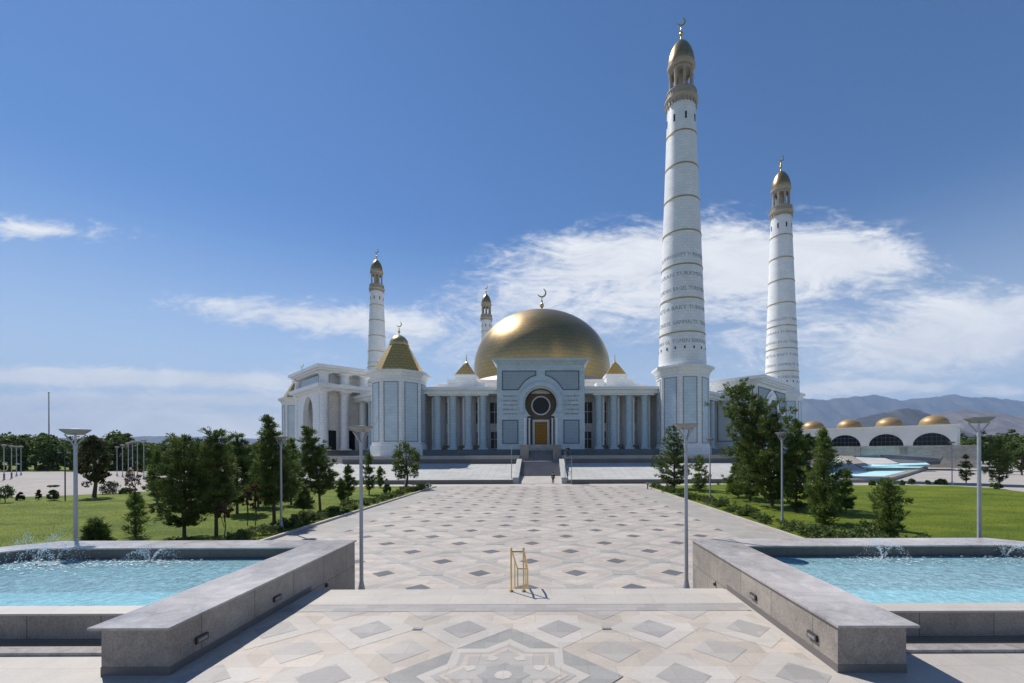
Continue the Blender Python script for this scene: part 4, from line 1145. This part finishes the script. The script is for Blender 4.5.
def broadleaf(name, h, r, seed, mat, bare=.18, nclump=70, per=70, leaf=.15, sq=1.0, trunk_r=None, aspect=.6):
    q = random.Random(seed); root = empty(name); tr = MB()
    tr.tube([(0,0,0),(.03*h,0,h*.25),(.0,.02*h,h*.55),(0,0,h*.85)], trunk_r or .025*h+.02, 8, .02)
    cen, rad = [], []; cz_ = h*(bare+(1-bare)/2); rz = h*(1-bare)/2
    for k in range(nclump):
        while True:
            v = Vector((q.uniform(-1,1),q.uniform(-1,1),q.uniform(-1,1)))
            if .25 < v.length < 1: break
        v *= (1 if q.random()<.3 else .93/v.length*q.uniform(.75,1.0))
        w = 1-.25*max(0,v.z)
        p = Vector((v.x*r*w*.86, v.y*r*w*.86, cz_+v.z*rz*.9)); cen.append(p); rad.append(r*q.uniform(.14,.30))
        if k%4==0: tr.tube([(0,0,h*q.uniform(.25,.5)),(p.x*.5,p.y*.5,p.z*.8),tuple(p)], .010*h, 4, .008)
    tr.build('trunk', M['bark'], root)
    me = leaves_mesh('crown', [tuple(c) for c in cen], rad, per, leaf, aspect, mat, seed, None, .85)
    o = bpy.data.objects.new('crown', me); C.objects.link(o); o.parent = root
    return root
def place(px, by, ty, z=0.0):
    x, y = at(px, by, z); return x, y, zat(px, ty, y)-z
def rfor(px, wpx, y):
    th = math.atan((px-PX0)/F); return wpx/2*y/F*math.cos(th)

# individual conifers: px, base, top, width, seed, material, options, name, label
N_, NL = M['needles'], M['needles_light']
cons = [
 (184,538,437,80,1,N_,dict(shape=.45,top_w=.25,bare=.10),'pine_tree','broad dark pine with bare trunk behind the left pool, nearest on the left lawn'),
 (216,537,433,56,2,N_,dict(shape=.55,top_w=.22,bare=.24),'pine_tree','dark pine with slim trunk directly right of the broad nearest pine'),
 (274,524,417,66,3,N_,dict(shape=.85,top_w=.10,bare=.16,lean=(-.06,0)),'pine_tree','tallest spire-topped pine on the left lawn behind the street lamp'),
 (320,511,428,54,4,N_,dict(shape=.85,top_w=.10,bare=.2,lean=(-.17,0)),'pine_tree','pointed dark pine leaning left in front of the left side portal'),
 (303,515,487,19,5,N_,dict(bare=.2),'pine_tree','small young pine between the tall spire pine and the leaning pine'),
 (341,504,480,13,6,NL,dict(bare=.2),'pine_tree','very small light young pine right of the leaning pine'),
 (348,500,466,21,7,N_,dict(bare=.15),'pine_tree','small conical pine near the kerb end of the left lawn'),
 (369,495,453,17,8,N_,dict(shape=.6),'cypress_tree','narrow column-shaped conifer in front of the white corner tower'),
 (380,488,467,12,9,NL,dict(shape=.6),'pine_tree','tiny pine between the narrow conifer and the round dark tree'),
 (135,537,493,38,10,NL,dict(shape=.9,bare=.05,dense=.75,upturn=1.0,irregular=.5),'pine_tree','small bushy young pine just behind the left pool, left of the broad pine'),
 (97,552,522,34,11,N_,dict(shape=.6,bare=.02),'pine_tree','low bushy pine top peeping over the left pool rim beside the lamp'),
 (237,514,437,48,12,N_,dict(shape=.5,top_w=.2),'pine_tree','rounded dark pine in the middle of the left cluster'),
 (203,508,447,40,13,N_,dict(shape=.5,top_w=.2),'pine_tree','dark pine hidden behind the two nearest pines of the left lawn'),
 (258,507,443,36,14,N_,dict(shape=.6,top_w=.18),'pine_tree','dark pine filling the gap left of the tall spire pine'),
 (291,505,440,38,15,NL,dict(shape=.7,top_w=.15),'pine_tree','lighter pine right behind the tall spire pine'),
 (157,503,452,30,16,N_,dict(shape=.5,top_w=.2),'pine_tree','darker pine at the left edge of the left cluster, behind the broad pine'),
 (674,489,426,46,17,N_,dict(shape=.75,bare=.03),'pine_tree','dark conical pine at the front end of the right lawn below the nearest minaret'),
 (699,492,456,26,18,NL,dict(shape=.7,bare=.04),'pine_tree','small light green pine right of the dark conical pine'),
 (772,507,388,100,19,N_,dict(shape=.60,top_w=.20,bare=.05,lean=(-.30,0),irregular=.5,upturn=.55,dense=1.0),'pine_tree','biggest pine, leaning left with ragged top, right of the nearest minaret'),
 (796,512,421,48,20,N_,dict(shape=.7,top_w=.12,bare=.03,irregular=.45),'pine_tree','dark pine growing against the right side of the biggest leaning pine'),
 (824,525,430,62,21,NL,dict(shape=.9,top_w=.06,bare=.02,irregular=.45,upturn=.5),'cypress_tree','light green ragged conifer between the big pine and the small juniper'),
 (846,514,470,24,22,NL,dict(shape=.7,bare=.1),'cypress_tree','small light conifer low beside the ragged light green one'),
 (888,540,481,40,23,NL,dict(shape=.45,top_w=.2,bare=.03,irregular=.2,upturn=.8),'juniper_tree','squat juniper standing alone right behind the right pool rim'),
(750,501,428,52,27,N_,dict(shape=.8,bare=.04,irregular=.5),'pine_tree','mid-height dark pine filling the left lower side of the biggest leaning pine'),
 (738,498,465,34,24,NL,dict(shape=.6,bare=.05),'pine_tree','low light green pine under the left side of the biggest pine'),
 (966,483,455,19,25,N_,dict(shape=.7,bare=.08),'pine_tree','small dark pine left of the far right lamp, on the edge of the lawn'),
 (999,486,440,40,26,N_,dict(shape=.5,top_w=.2,bare=.1),'pine_tree','broad dark pine at the right end of the lawn beyond the right pool'),
]
for (px,by,ty,w,sd,mat,opt,nm_,lab) in cons:
    x,y,h = place(px,by,ty); r = rfor(px,w,y)
    k = dict(dense=1.35 if y<32 else (1.0 if y < 48 else .8), leaf=.22 if y<32 else .30)
    k.update(opt); o = conifer(nm_, h, r, sd, mat, **k); o.location = (x,y,.02); tag(o, lab, 'tree', 'conifers on the lawns')
# broadleaf
for (px,by,ty,w,sd,mat,opt,lab,nm_) in (
 (94,497.5,432,42,31,M['leaf_dark'],dict(bare=.12,nclump=80,per=60,leaf=.24),'dense oval dark tree with bronze tinted leaves left of the pine cluster','magnolia_tree'),
 (406,489,439,36,32,M['needles'],dict(bare=.1,nclump=70,per=60,leaf=.22),'dense round dark tree at the far end of the left lawn by the corner tower','magnolia_tree'),
 (247,526,488,14,33,M['leaf_red'],dict(bare=.4,nclump=14,per=30,leaf=.14,trunk_r=.03),'thin staked sapling, left of two side by side on the left lawn','sapling'),
 (255,526,484,20,34,M['leaf_red'],dict(bare=.4,nclump=18,per=36,leaf=.14,trunk_r=.03),'reddish sapling, right of two side by side on the left lawn','sapling'),
 (224,538,497,26,35,M['leaf_red'],dict(bare=.45,nclump=20,per=34,leaf=.13,trunk_r=.03),'reddish leaved sapling in front of the dark pine trunk','sapling'),
 (134,512,462,26,36,M['leaf_red'],dict(bare=.3,nclump=26,per=26,leaf=.15,trunk_r=.04),'sparse reddish young tree behind the small bushy pine','sapling'),
 ):
    x,y,h = place(px,by,ty); o = broadleaf(nm_, h, rfor(px,w,y), sd, mat, **opt); o.location = (x,y,.02); tag(o, lab, 'tree', None)
# bushes
def bush(px, by, ty, w, seed, mat, lab, group=None, name='bush', per=60, leaf=.14):
    x, y, h = place(px,by,ty); r = rfor(px,w,y); q = random.Random(seed)
    cen = []; rad = []
    for k in range(26):
        v = Vector((q.gauss(0,1),q.gauss(0,1),abs(q.gauss(0,1)))).normalized()
        cen.append((v.x*r*.72, v.y*r*.72, h*.12+v.z*h*.66)); rad.append(min(r,h)*q.uniform(.25,.38))
    root = empty(name,(x,y,.02)); me = leaves_mesh('foliage',cen,rad,per,leaf,.55,mat,seed)
    o = bpy.data.objects.new('foliage',me); C.objects.link(o); o.parent = root
    mb = MB(); mb.tube([(0,0,0),(0,0,h*.5)],.04,5,.02); mb.build('stem',M['bark'],root)
    tag(root, lab, 'bush', group); return root
bush(5,503,482,26,51,M['leaf_mid'],'round clipped bush at the left frame edge of the lawn')
bush(20,500.5,491,10,52,M['leaf_shrub'],'low spiky bush right of the round clipped bush')
bush(38.5,500,488,7,53,M['leaf_shrub'],'small grey-green bush between spiky bush and two-tier topiary')
bush(110,494,480,26,54,M['leaf_dark'],'low dark bush right beside the bronze tinted oval tree')
bush(125,494,487,14,58,M['leaf_mid'],'small green bush behind the small bushy pine')
b = bush(53,500.5,488.5,15,55,M['leaf_mid'],'two-tier topiary bush with a flat upper disc',name='topiary_bush')
x,y,h = place(53,500.5,484); me = leaves_mesh('upper_tier',[(.22*math.cos(k),.22*math.sin(k),zat(53,486.3,y)) for k in range(7)]+[(0,0,zat(53,486.3,y))],[.26]*8,70,.12,.5,M['leaf_mid'],56,None,.4)
o = bpy.data.objects.new('upper_tier',me); C.objects.link(o); o.parent = b
for px,by,ty,w,lab in ((872,485.5,480,8,'first of the small round bushes at far edge of the right lawn'),(902,485,480,7,'small round bush left of the larger one at the far lawn edge'),(911.5,484.5,478,9,'larger round bush at the far edge of the right lawn'),(927,484.5,479.5,7,'small round bush right of the larger one at the far lawn edge'),(941,484.5,479,16,'wide low bush left of the far lamp on the right lawn'),(996,489,482,16,'wide bush at the foot of the broad right pine'),(387,494,482,9,'small dark bush on left lawn before the white forecourt')):
    bush(px,by,ty,w,int(px),M['leaf_mid'],lab,None,per=40,leaf=.2)
# low flowering shrubs along both kerbs
q = random.Random(3)
protos = []
def shrub_proto(sd, mat):
    g = random.Random(sd); cen = [(g.gauss(0,.22),g.gauss(0,.22),g.uniform(.08,.42)) for _ in range(14)]
    root = empty('shrub'); me = leaves_mesh('foliage',cen,[.17]*14,36,.11,.5,mat,sd); o = bpy.data.objects.new('foliage',me); C.objects.link(o); o.parent = root
    mb = MB(); mb.tube([(0,0,0),(0,0,.25)],.015,4); mb.tube([(0,0,0),(.1,.06,.3)],.012,4); mb.build('stem',M['bark'],root); return root
protos = [shrub_proto(61,M['leaf_shrub']), shrub_proto(62,M['leaf_mid']), shrub_proto(63,M['leaf_shrub'])]
used = [False]*3; scount = {-1:0,1:0}
for sx in (-1,1):
    spots = []
    for k in range(62):
        y = 19.5+40.5*(k/62)**1.15+q.uniform(-.4,.4); spots.append((sx*(14.9+abs(q.gauss(0,.8))), y))
    if sx > 0:
        spots += [(15.0+q.random()*4.5, 19.5+q.random()*6) for _ in range(30)]
    for x,y in spots:
        i = q.randrange(3)
        o = protos[i] if not used[i] else copy_tree(protos[i]); used[i] = True
        o.location = (x,y,.02); s_ = q.uniform(.6,1.35); o.scale = (s_*1.1,s_*1.1,s_*q.uniform(.7,1.2)); o.rotation_euler = (0,0,q.random()*6.28)
        tag(o, 'low leafy shrub in the planted strip along the left kerb' if sx<0 else 'low leafy shrub in the planted strip along the right kerb', 'shrub', 'shrubs along the left kerb' if sx<0 else 'shrubs along the right kerb')
# blades of grass over the nearer part of both lawns
M['blades'] = leafmat('grass_blades', (.100, .150, .012), (.200, .240, .020), .45)
g = np.random.default_rng(8)
V_, F_ = [], 0
for sx in (-1, 1):
    n = 38000; y = 13.95 + 34*g.random(n)**2.0; x = sx*(14.45 + g.random(n)*np.minimum(38, 4+y*1.15)); keep = (np.abs(x) < 60)
    keep &= y < (44 if sx < 0 else 52)
    x, y = x[keep], y[keep]; n = len(x); a = g.random(n)*6.28; h = g.uniform(.02,.05,n); w_ = g.uniform(.006,.014,n)*(1+y/25); lx, ly = g.normal(0,.025,n), g.normal(0,.025,n)
    z0 = np.full(n,.03)
    V_.append(np.stack([np.stack([x-w_*np.cos(a),y-w_*np.sin(a),z0],1),np.stack([x+w_*np.cos(a),y+w_*np.sin(a),z0],1),np.stack([x+lx,y+ly,z0+h],1)],1).reshape(-1,3))
V_ = np.concatenate(V_); nt = len(V_)//3
me = bpy.data.meshes.new('grass'); me.vertices.add(len(V_)); me.vertices.foreach_set('co', V_.ravel()); me.loops.add(nt*3); me.loops.foreach_set('vertex_index', np.arange(nt*3)); me.polygons.add(nt)
me.polygons.foreach_set('loop_start', np.arange(nt)*3); me.polygons.foreach_set('loop_total', np.full(nt,3)); me.materials.append(M['blades']); me.update(); me.validate()
o = bpy.data.objects.new('grass', me); C.objects.link(o); tag(o, 'short green grass blades growing on both lawns', 'grass', None, 'stuff')
# distant trees
far = [broadleaf('broadleaf_tree',7.5,3.2,71,M['leaf_mid'],bare=.08,nclump=60,per=44,leaf=.42,aspect=.7), broadleaf('broadleaf_tree',8.5,3.0,72,M['leaf_mid'],bare=.1,nclump=60,per=44,leaf=.42,aspect=.7), conifer('pine_tree',8.5,2.3,73,N_,dense=.7,leaf=.42,shape=.6,top_w=.2,bare=.06)]
fu = [False]*3
def fartree(px, Y, ty, kind, lab, grp, wk=1.0):
    o = far[kind] if not fu[kind] else copy_tree(far[kind]); fu[kind] = True
    h = zat(px, ty, Y); base = (7.5,8.5,8.5)[kind]; s_ = h/base
    o.location = (xat(px,Y),Y,0); o.scale = (s_*wk,s_*wk,s_); o.rotation_euler = (0,0,q.random()*6.28); tag(o, lab, 'tree', grp)
dl = [(-22,434,1),(-4,431,0),(9,432,1),(24,436,2),(36,429,0),(47,434,1),(58,440,0),(70,437,2),(84,436,1),(108,433,0),(118,430,1),(128,434,2),(140,438,0),(152,443,1),(165,441,2),(178,444,0)]
for i,(px,ty,k) in enumerate(dl):
    fartree(px, 122+q.uniform(0,14), ty, k, ['mid green leafy tree in the distant tree line at left','taller green leafy tree in the distant tree line at left','dark pine in the distant tree line at left'][k], 'distant trees beyond the left parking area', 1.25)
for i in range(22):
    px = -30+i*13.5+q.uniform(-4,4); k = q.randrange(3)
    fartree(px, 165+q.uniform(0,30), 439+q.uniform(-1.5,3), k, ['farther leafy tree in a low row behind the distant left tree line','farther full leafy tree in the low row behind the distant left tree line','farther dark pine in the low row behind the distant left tree line'][k], 'low far trees behind the left tree line', 1.5)
for i,(px,ty,k) in enumerate(((962,434,2),(972,436,0),(983,431,2),(1000,433,1),(1012,430,2),(1024,432,0),(1036,430,1),(990,436,0),(1050,431,2))):
    fartree(px, 150+q.uniform(0,25), ty, k, ['leafy tree in the distant tree line right of the domed building','tall leafy tree in the distant tree line right of the domed building','dark pine in the distant tree line right of the domed building'][k], 'distant trees at the right edge', 1.5)
for i,(px,Y,ty,k) in enumerate(((1003,88,447,2),(1022,84,445,1))):
    fartree(px, Y, ty, k, ['','leafy tree by the pavement at the right frame edge','dark pine by the pavement behind the broad right pine'][k], None)

# low shrubs under the far left line as bushes
for i in range(10):
    px = 5+i*17+q.uniform(-5,5); bush(px, 470.5, 464, 12, 200+i, M['leaf_mid'], 'low clipped bush at the far edge of the left parking area', 'bushes at the far parking edge', per=22, leaf=.5)

# ------------------------------------------------------------------ people and scaffold at the central stairs
def skin_fig(name, verts, edges, radii, mat, parent, rootv=0):
    me = bpy.data.meshes.new(name); me.from_pydata(verts, edges, []); o = bpy.data.objects.new(name, me); C.objects.link(o)
    m1 = o.modifiers.new('skin','SKIN'); 
    sv = me.skin_vertices[0].data if me.skin_vertices else None
    if sv is None:
        bm_l = me.attributes  # skin layer is added through bmesh
    import bmesh
    bm = bmesh.new(); bm.from_mesh(me); lay_ = bm.verts.layers.skin.verify(); bm.verts.ensure_lookup_table()
    for v, r in zip(bm.verts, radii): v[lay_].radius = (r,r) if not isinstance(r,tuple) else r; v[lay_].use_root = (v.index==rootv)
    bm.to_mesh(me); bm.free()
    m2 = o.modifiers.new('sub','SUBSURF'); m2.levels = 1; m2.render_levels = 1
    me.materials.append(mat); o.parent = parent
    return o
def person(x, y, z, rz, lab, arms=0):
    root = empty('person',(x,y,z),rz); tag(root, lab, 'person')
    v = [(0,0,.95),(0,0,1.15),(0,0,1.40),(0,-.01,1.50),(0,-.02,1.60),(0,-.02,1.72), (.09,0,.90),(.11,.02,.50),(.11,0,.07),(.12,-.16,.03), (-.09,0,.90),(-.12,-.04,.50),(-.13,.02,.07),(-.13,-.14,.03),
         (.19,0,1.40),(.25,.03,1.12),(.24,-.08,.88),(.24,-.12,.78), (-.19,0,1.40),(-.25,.03,1.12),(-.26,-.10,.90),(-.26,-.15,.80)]
    if arms: v[15]=(.27,-.18,1.25); v[16]=(.20,-.42,1.32); v[17]=(.18,-.50,1.34)
    e = [(0,1),(1,2),(2,3),(3,4),(4,5),(0,6),(6,7),(7,8),(8,9),(0,10),(10,11),(11,12),(12,13),(2,14),(14,15),(15,16),(16,17),(2,18),(18,19),(19,20),(20,21)]
    r = [.13,.125,.14,.055,.095,.085,.09,.06,.04,.035,.09,.06,.04,.035,.06,.045,.033,.03,.06,.045,.033,.03]
    skin_fig('body', v, e, r, M['skin'], root)
    # jacket and trousers, slightly larger, hair
    jv = [v[0],v[1],v[2],v[14],v[15],v[16],v[18],v[19],v[20]]; je = [(0,1),(1,2),(2,3),(3,4),(4,5),(2,6),(6,7),(7,8)]
    skin_fig('jacket', jv, je, [.15,.145,.16,.075,.06,.045,.075,.06,.045], M['cloth_dark'], root)
    tv = [v[0],v[6],v[7],(v[8][0],v[8][1],.10),v[10],v[11],(v[12][0],v[12][1],.10)]; te = [(0,1),(1,2),(2,3),(0,4),(4,5),(5,6)]
    skin_fig('trousers', tv, te, [.145,.105,.08,.06,.105,.08,.06], M['cloth_blue'], root)
    mb = MB(); mb.sphere((0,.01,1.70),.115,8); mb.build('hair', M['cloth_dark'], root, True)
person(xat(553,65.1), 65.1, 0.0, R(20), 'person in dark clothes standing at the foot of the mosque stairs')
sx_, sy_ = xat(568.3,64.7), 64.7
scf = empty('scaffold_tower',(sx_,sy_,0)); tag(scf, 'narrow metal scaffold tower standing right of the mosque stairs', 'scaffold')
for a in (-.48,.48):
    for b_ in (-.35,.35): mb = MB(); mb.tube([(a,b_,0),(a,b_,4.9 if a<0 else 4.0)],.03,6); mb.build('upright',M['metal_grey'],scf)
def brace(p, q_, rr): m_ = MB(); m_.tube([p, q_], rr, 5); m_.build('brace', M['metal_grey'], scf)
for z in (.6,1.9,2.5,3.3):
    for b_ in (-.35,.35): brace((-.48,b_,z),(.48,b_,z),.02)
    for a in (-.48,.48): brace((a,-.35,z),(a,.35,z),.02)
for b_ in (-.35,.35): brace((-.48,b_,.6),(.48,b_,1.9),.018)
mb = MB(); mb.box(-.5,.5,-.38,.38,3.86,3.92); mb.build('deck',M['granite'],scf)
person(sx_-.05, sy_, 3.92, R(-160), 'person in dark clothes standing on top of the scaffold tower', 1)
mb = MB(); mb.tube([(0,0,.04),(.7,.15,.04),(1.3,-.1,.04),(2.0,.12,.04),(2.6,0,.04)],.045,6)  # low dark wavy strip along the paving
o = mb.build('low_strip', M['metal_dark']); o.location = (sx_+.45,sy_-.2,.0); tag(o,'dark low strip lying on the paving right of the scaffold tower','low_strip')

# ------------------------------------------------------------------ hills
def ridge(name, pxs, tops, Y, depth, mat, seed, nx=220, ny=26, rough=.35):
    g = np.random.default_rng(seed)
    ph = g.uniform(0,6.28,(14,)); fx = g.uniform(.6,1.6,14)
    vs = []; fs = []; jag = [sum(math.sin(i*.21*1.9**k+ph[k]*3)*.009*.62**k for k in range(6)) for i in range(nx)]; cols = [0]*nx; Hs = [0]*nx
    for j in range(ny):
        t = j/(ny-1)
        y = Y + (t-.5)*2*depth
        for i in range(nx):
            s_ = i/(nx-1); px = pxs[0]+(pxs[-1]-pxs[0])*s_
            top = np.interp(px, pxs, tops); x = CAMX+(px-PX0)/F*Y
            H = max(0, zat(px, top, Y))
            env = max(0, 1-abs(t-.5)*2)**.9
            n = 0; amp = 1
            for k in range(14):
                f = 1.9**(k/2.2)
                n += math.sin(x/Y*22*f*fx[k]+ph[k]+math.sin(y/Y*9*f+ph[-k-1])*1.6)*amp*math.cos(y/Y*14*f+ph[k]*2); amp *= .74
            e2 = env*(1-rough*.5) + rough*.30*n*env*(1.25-env)*1.4
            vs.append((x, y, e2)); cols[i] = max(cols[i], e2); Hs[i] = H*(1+jag[i]*2)
    vs = [(v[0], v[1], max(-20, Hs[k%nx]*v[2]/cols[k%nx]-6)) for k, v in enumerate(vs)]
    for j in range(ny-1):
        for i in range(nx-1): a = j*nx+i; fs.append((a,a+1,a+nx+1,a+nx))
    me = bpy.data.meshes.new(name); me.from_pydata(vs,[],fs); me.materials.append(mat); me.polygons.foreach_set('use_smooth',[True]*len(fs)); me.update()
    o = bpy.data.objects.new(name, me); C.objects.link(o); return struct(o)
ridge('far_mountains', [560,700,760,800,830,870,905,930,955,985,1024,1090,1300], [449,446,425,400,398,396,399,398,395,397,402,407,425], 14500, 2600, M['hill_far'], 4, 320, 44)
ridge('brown_hills', [840,880,905,925,945,965,1000,1040,1100,1300], [440,428,420,417,411,409,414,418,420,430], 7400, 1500, M['hill_brown'], 9, 260, 40)
ridge('dark_hill', [805,830,860,880,897,915,935,960,1000], [440,430,418,413,409,409,416,430,446], 5600, 700, M['hill_dark'], 12, 140, 30)
ridge('left_hills', [-300,-100,0,60,120,180,210,260,330,450], [442,440,437,438,437,436,437,439,441,447], 13000, 1600, M['hill_far'], 14, 240, 24)

# haze
mb = MB(); mb.box(-24000,24000,-2500,19500,-30,2300); hz = mb.build('haze', None) if False else None
me = bpy.data.meshes.new('haze'); x0,x1,y0,y1,z0,z1 = -24000,24000,-2500,19500,-25,2300
me.from_pydata([(x0,y0,z0),(x1,y0,z0),(x1,y1,z0),(x0,y1,z0),(x0,y0,z1),(x1,y0,z1),(x1,y1,z1),(x0,y1,z1)],[],[(0,3,2,1),(4,5,6,7),(0,1,5,4),(1,2,6,5),(2,3,7,6),(3,0,4,7)])
hm = bpy.data.materials.new('haze'); hm.use_nodes = True; t = NT(hm.node_tree); t.n.clear()
pv = t.new('ShaderNodeVolumePrincipled'); pv.inputs['Color'].default_value = (.46,.66,1,1); pv.inputs['Density'].default_value = 4.2e-5; pv.inputs['Anisotropy'].default_value = 0.0
mo = t.new('ShaderNodeOutputMaterial'); t.link(pv.outputs[0], mo.inputs['Volume']); me.materials.append(hm)
o = bpy.data.objects.new('haze', me); C.objects.link(o); o['kind'] = 'stuff'

# ------------------------------------------------------------------ sky and sun
LD = Vector((.58,-.53,-1)).normalized(); el = math.asin(-LD.z); az = math.atan2(-LD.x, -LD.y)   # clockwise from +Y
sun_d = bpy.data.lights.new('sun','SUN'); sun_d.energy = 5.0; sun_d.angle = R(.53); sun_d.color = (1,.955,.885)
sun = bpy.data.objects.new('sun', sun_d); C.objects.link(sun); sun.rotation_euler = LD.to_track_quat('-Z','Y').to_euler()
w = bpy.data.worlds.new('World'); sc.world = w; w.use_nodes = True; t = NT(w.node_tree); bg = t.n['Background']
sky = t.new('ShaderNodeTexSky', sky_type='NISHITA'); sky.sun_disc = False; sky.sun_elevation = el; sky.sun_rotation = az
sky.altitude = 300; sky.air_density = 1.0; sky.dust_density = .1; sky.ozone_density = 2.0
# clouds: thin high sheets described by direction (azimuth, elevation) from the place
tc = t.new('ShaderNodeTexCoord'); sp = t.new('ShaderNodeSeparateXYZ'); t.link(tc.outputs['Generated'], sp.inputs[0])
X, Y_, Z = sp.outputs
yy = t.math('MAXIMUM', Y_, .05); U = t.math('DIVIDE', X, yy); V = t.math('DIVIDE', Z, yy)
cv = t.new('ShaderNodeCombineXYZ')
zc = t.math('MAXIMUM', t.math('ADD', Z, .09), .03)       # plane projection gives the perspective of a flat cloud deck
t.link(t.math('DIVIDE', X, zc), cv.inputs[0]); t.link(t.math('DIVIDE', Y_, zc), cv.inputs[1]); cv.inputs[2].default_value = 3.7
cv2 = t.new('ShaderNodeCombineXYZ'); t.link(U, cv2.inputs[0]); t.link(t.math('MULTIPLY', V, 2.6), cv2.inputs[1]); cv2.inputs[2].default_value = 1.3
nb = t.noise(cv.outputs[0], 1.1, 7, .62, .7); nf = t.noise(cv2.outputs[0], 30, 5, .6, .3); nl = t.noise(cv2.outputs[0], 5.0, 8, .66, 1.0)
def blob(cx, cy, rx, ry, w_=1.0, tilt=0.0):
    cu, cv_ = (cx-PX0)/F, (PY0-cy)/F
    du = t.math('SUBTRACT', U, cu); dv_ = t.math('SUBTRACT', V, cv_)
    if tilt: dv_ = t.math('SUBTRACT', dv_, t.math('MULTIPLY', du, tilt))
    a = t.math('MULTIPLY', du, F/rx); b = t.math('MULTIPLY', dv_, F/ry)
    d = t.math('ADD', t.math('MULTIPLY', a, a), t.math('MULTIPLY', b, b))
    return t.math('MULTIPLY', t.math('POWER', 2.718, t.math('MULTIPLY', d, -1.0)), w_)
blobs = [(750,262,130,44,1.25,.0),(860,258,70,24,.8,-.1),(590,255,100,24,.8,.05),(630,310,120,46,.62,0),(940,345,150,34,1.05,.10),(1010,320,110,36,1.0,.1),(780,330,110,30,.2,0),(812,391,16,5,1.0,0),(838,389,14,6,1.0,0),(868,384,16,3.5,.8,0),(896,386,14,4,1.0,0),(932,390,16,4,.8,0),(1000,392,26,6,.9,0),(545,300,60,26,.35,0),
         (265,312,130,17,.95,-.10),(380,322,90,14,.55,-.06),(35,228,85,13,.95,-.07),(110,376,270,9,1.6,-.03),(150,399,290,8,1.3,0),(90,421,320,12,1.2,0),(480,300,60,16,.45,0),(440,345,90,22,.42,0),(40,425,420,16,.8,0),(200,440,300,10,.7,0),(800,392,120,9,.45,0),(930,388,60,6,.35,0),(320,360,200,24,.22,0)]
acc = None
for b in blobs:
    v = blob(*b); acc = v if acc is None else t.math('ADD', acc, v)
nn = t.math('ADD', t.math('MULTIPLY', nl, .70), t.math('MULTIPLY', nf, .30))
cov = t.math('ADD', t.math('MULTIPLY', acc, .95), t.math('MULTIPLY', t.math('SUBTRACT', nn, .5), 3.0))
mask = t.mapr(cov, .20, 1.15, 0, 1, True)
mask = t.math('MULTIPLY', mask, t.mapr(acc, .03, .30, 0, 1, True))
mask = t.math('MULTIPLY', mask, .94)
cc = t.mix(t.mapr(nl, .35, .7), (6.4,6.6,6.9,1), (8.1,8.15,8.2,1))
# paler veil down at the horizon
hz_ = t.mapr(Z, .0, .46, .80, 0, True)
skc = t.mix(1.0, sky.outputs[0], (.41,.62,.83,1), 'MULTIPLY')
skc = t.mix(hz_, skc, (5.3,6.1,6.9,1))
c = t.mix(mask, skc, cc)
t.link(c, bg.inputs[0]); bg.inputs[1].default_value = .105

sc.view_settings.view_transform = 'Standard'; sc.view_settings.look = 'None'; sc.view_settings.gamma = 1; sc.view_settings.exposure = 0.28
sc.view_settings.use_curve_mapping = False
sc.render.engine = 'CYCLES'
sc.cycles.volume_bounces = 0; sc.cycles.max_bounces = 8; sc.cycles.transparent_max_bounces = 12
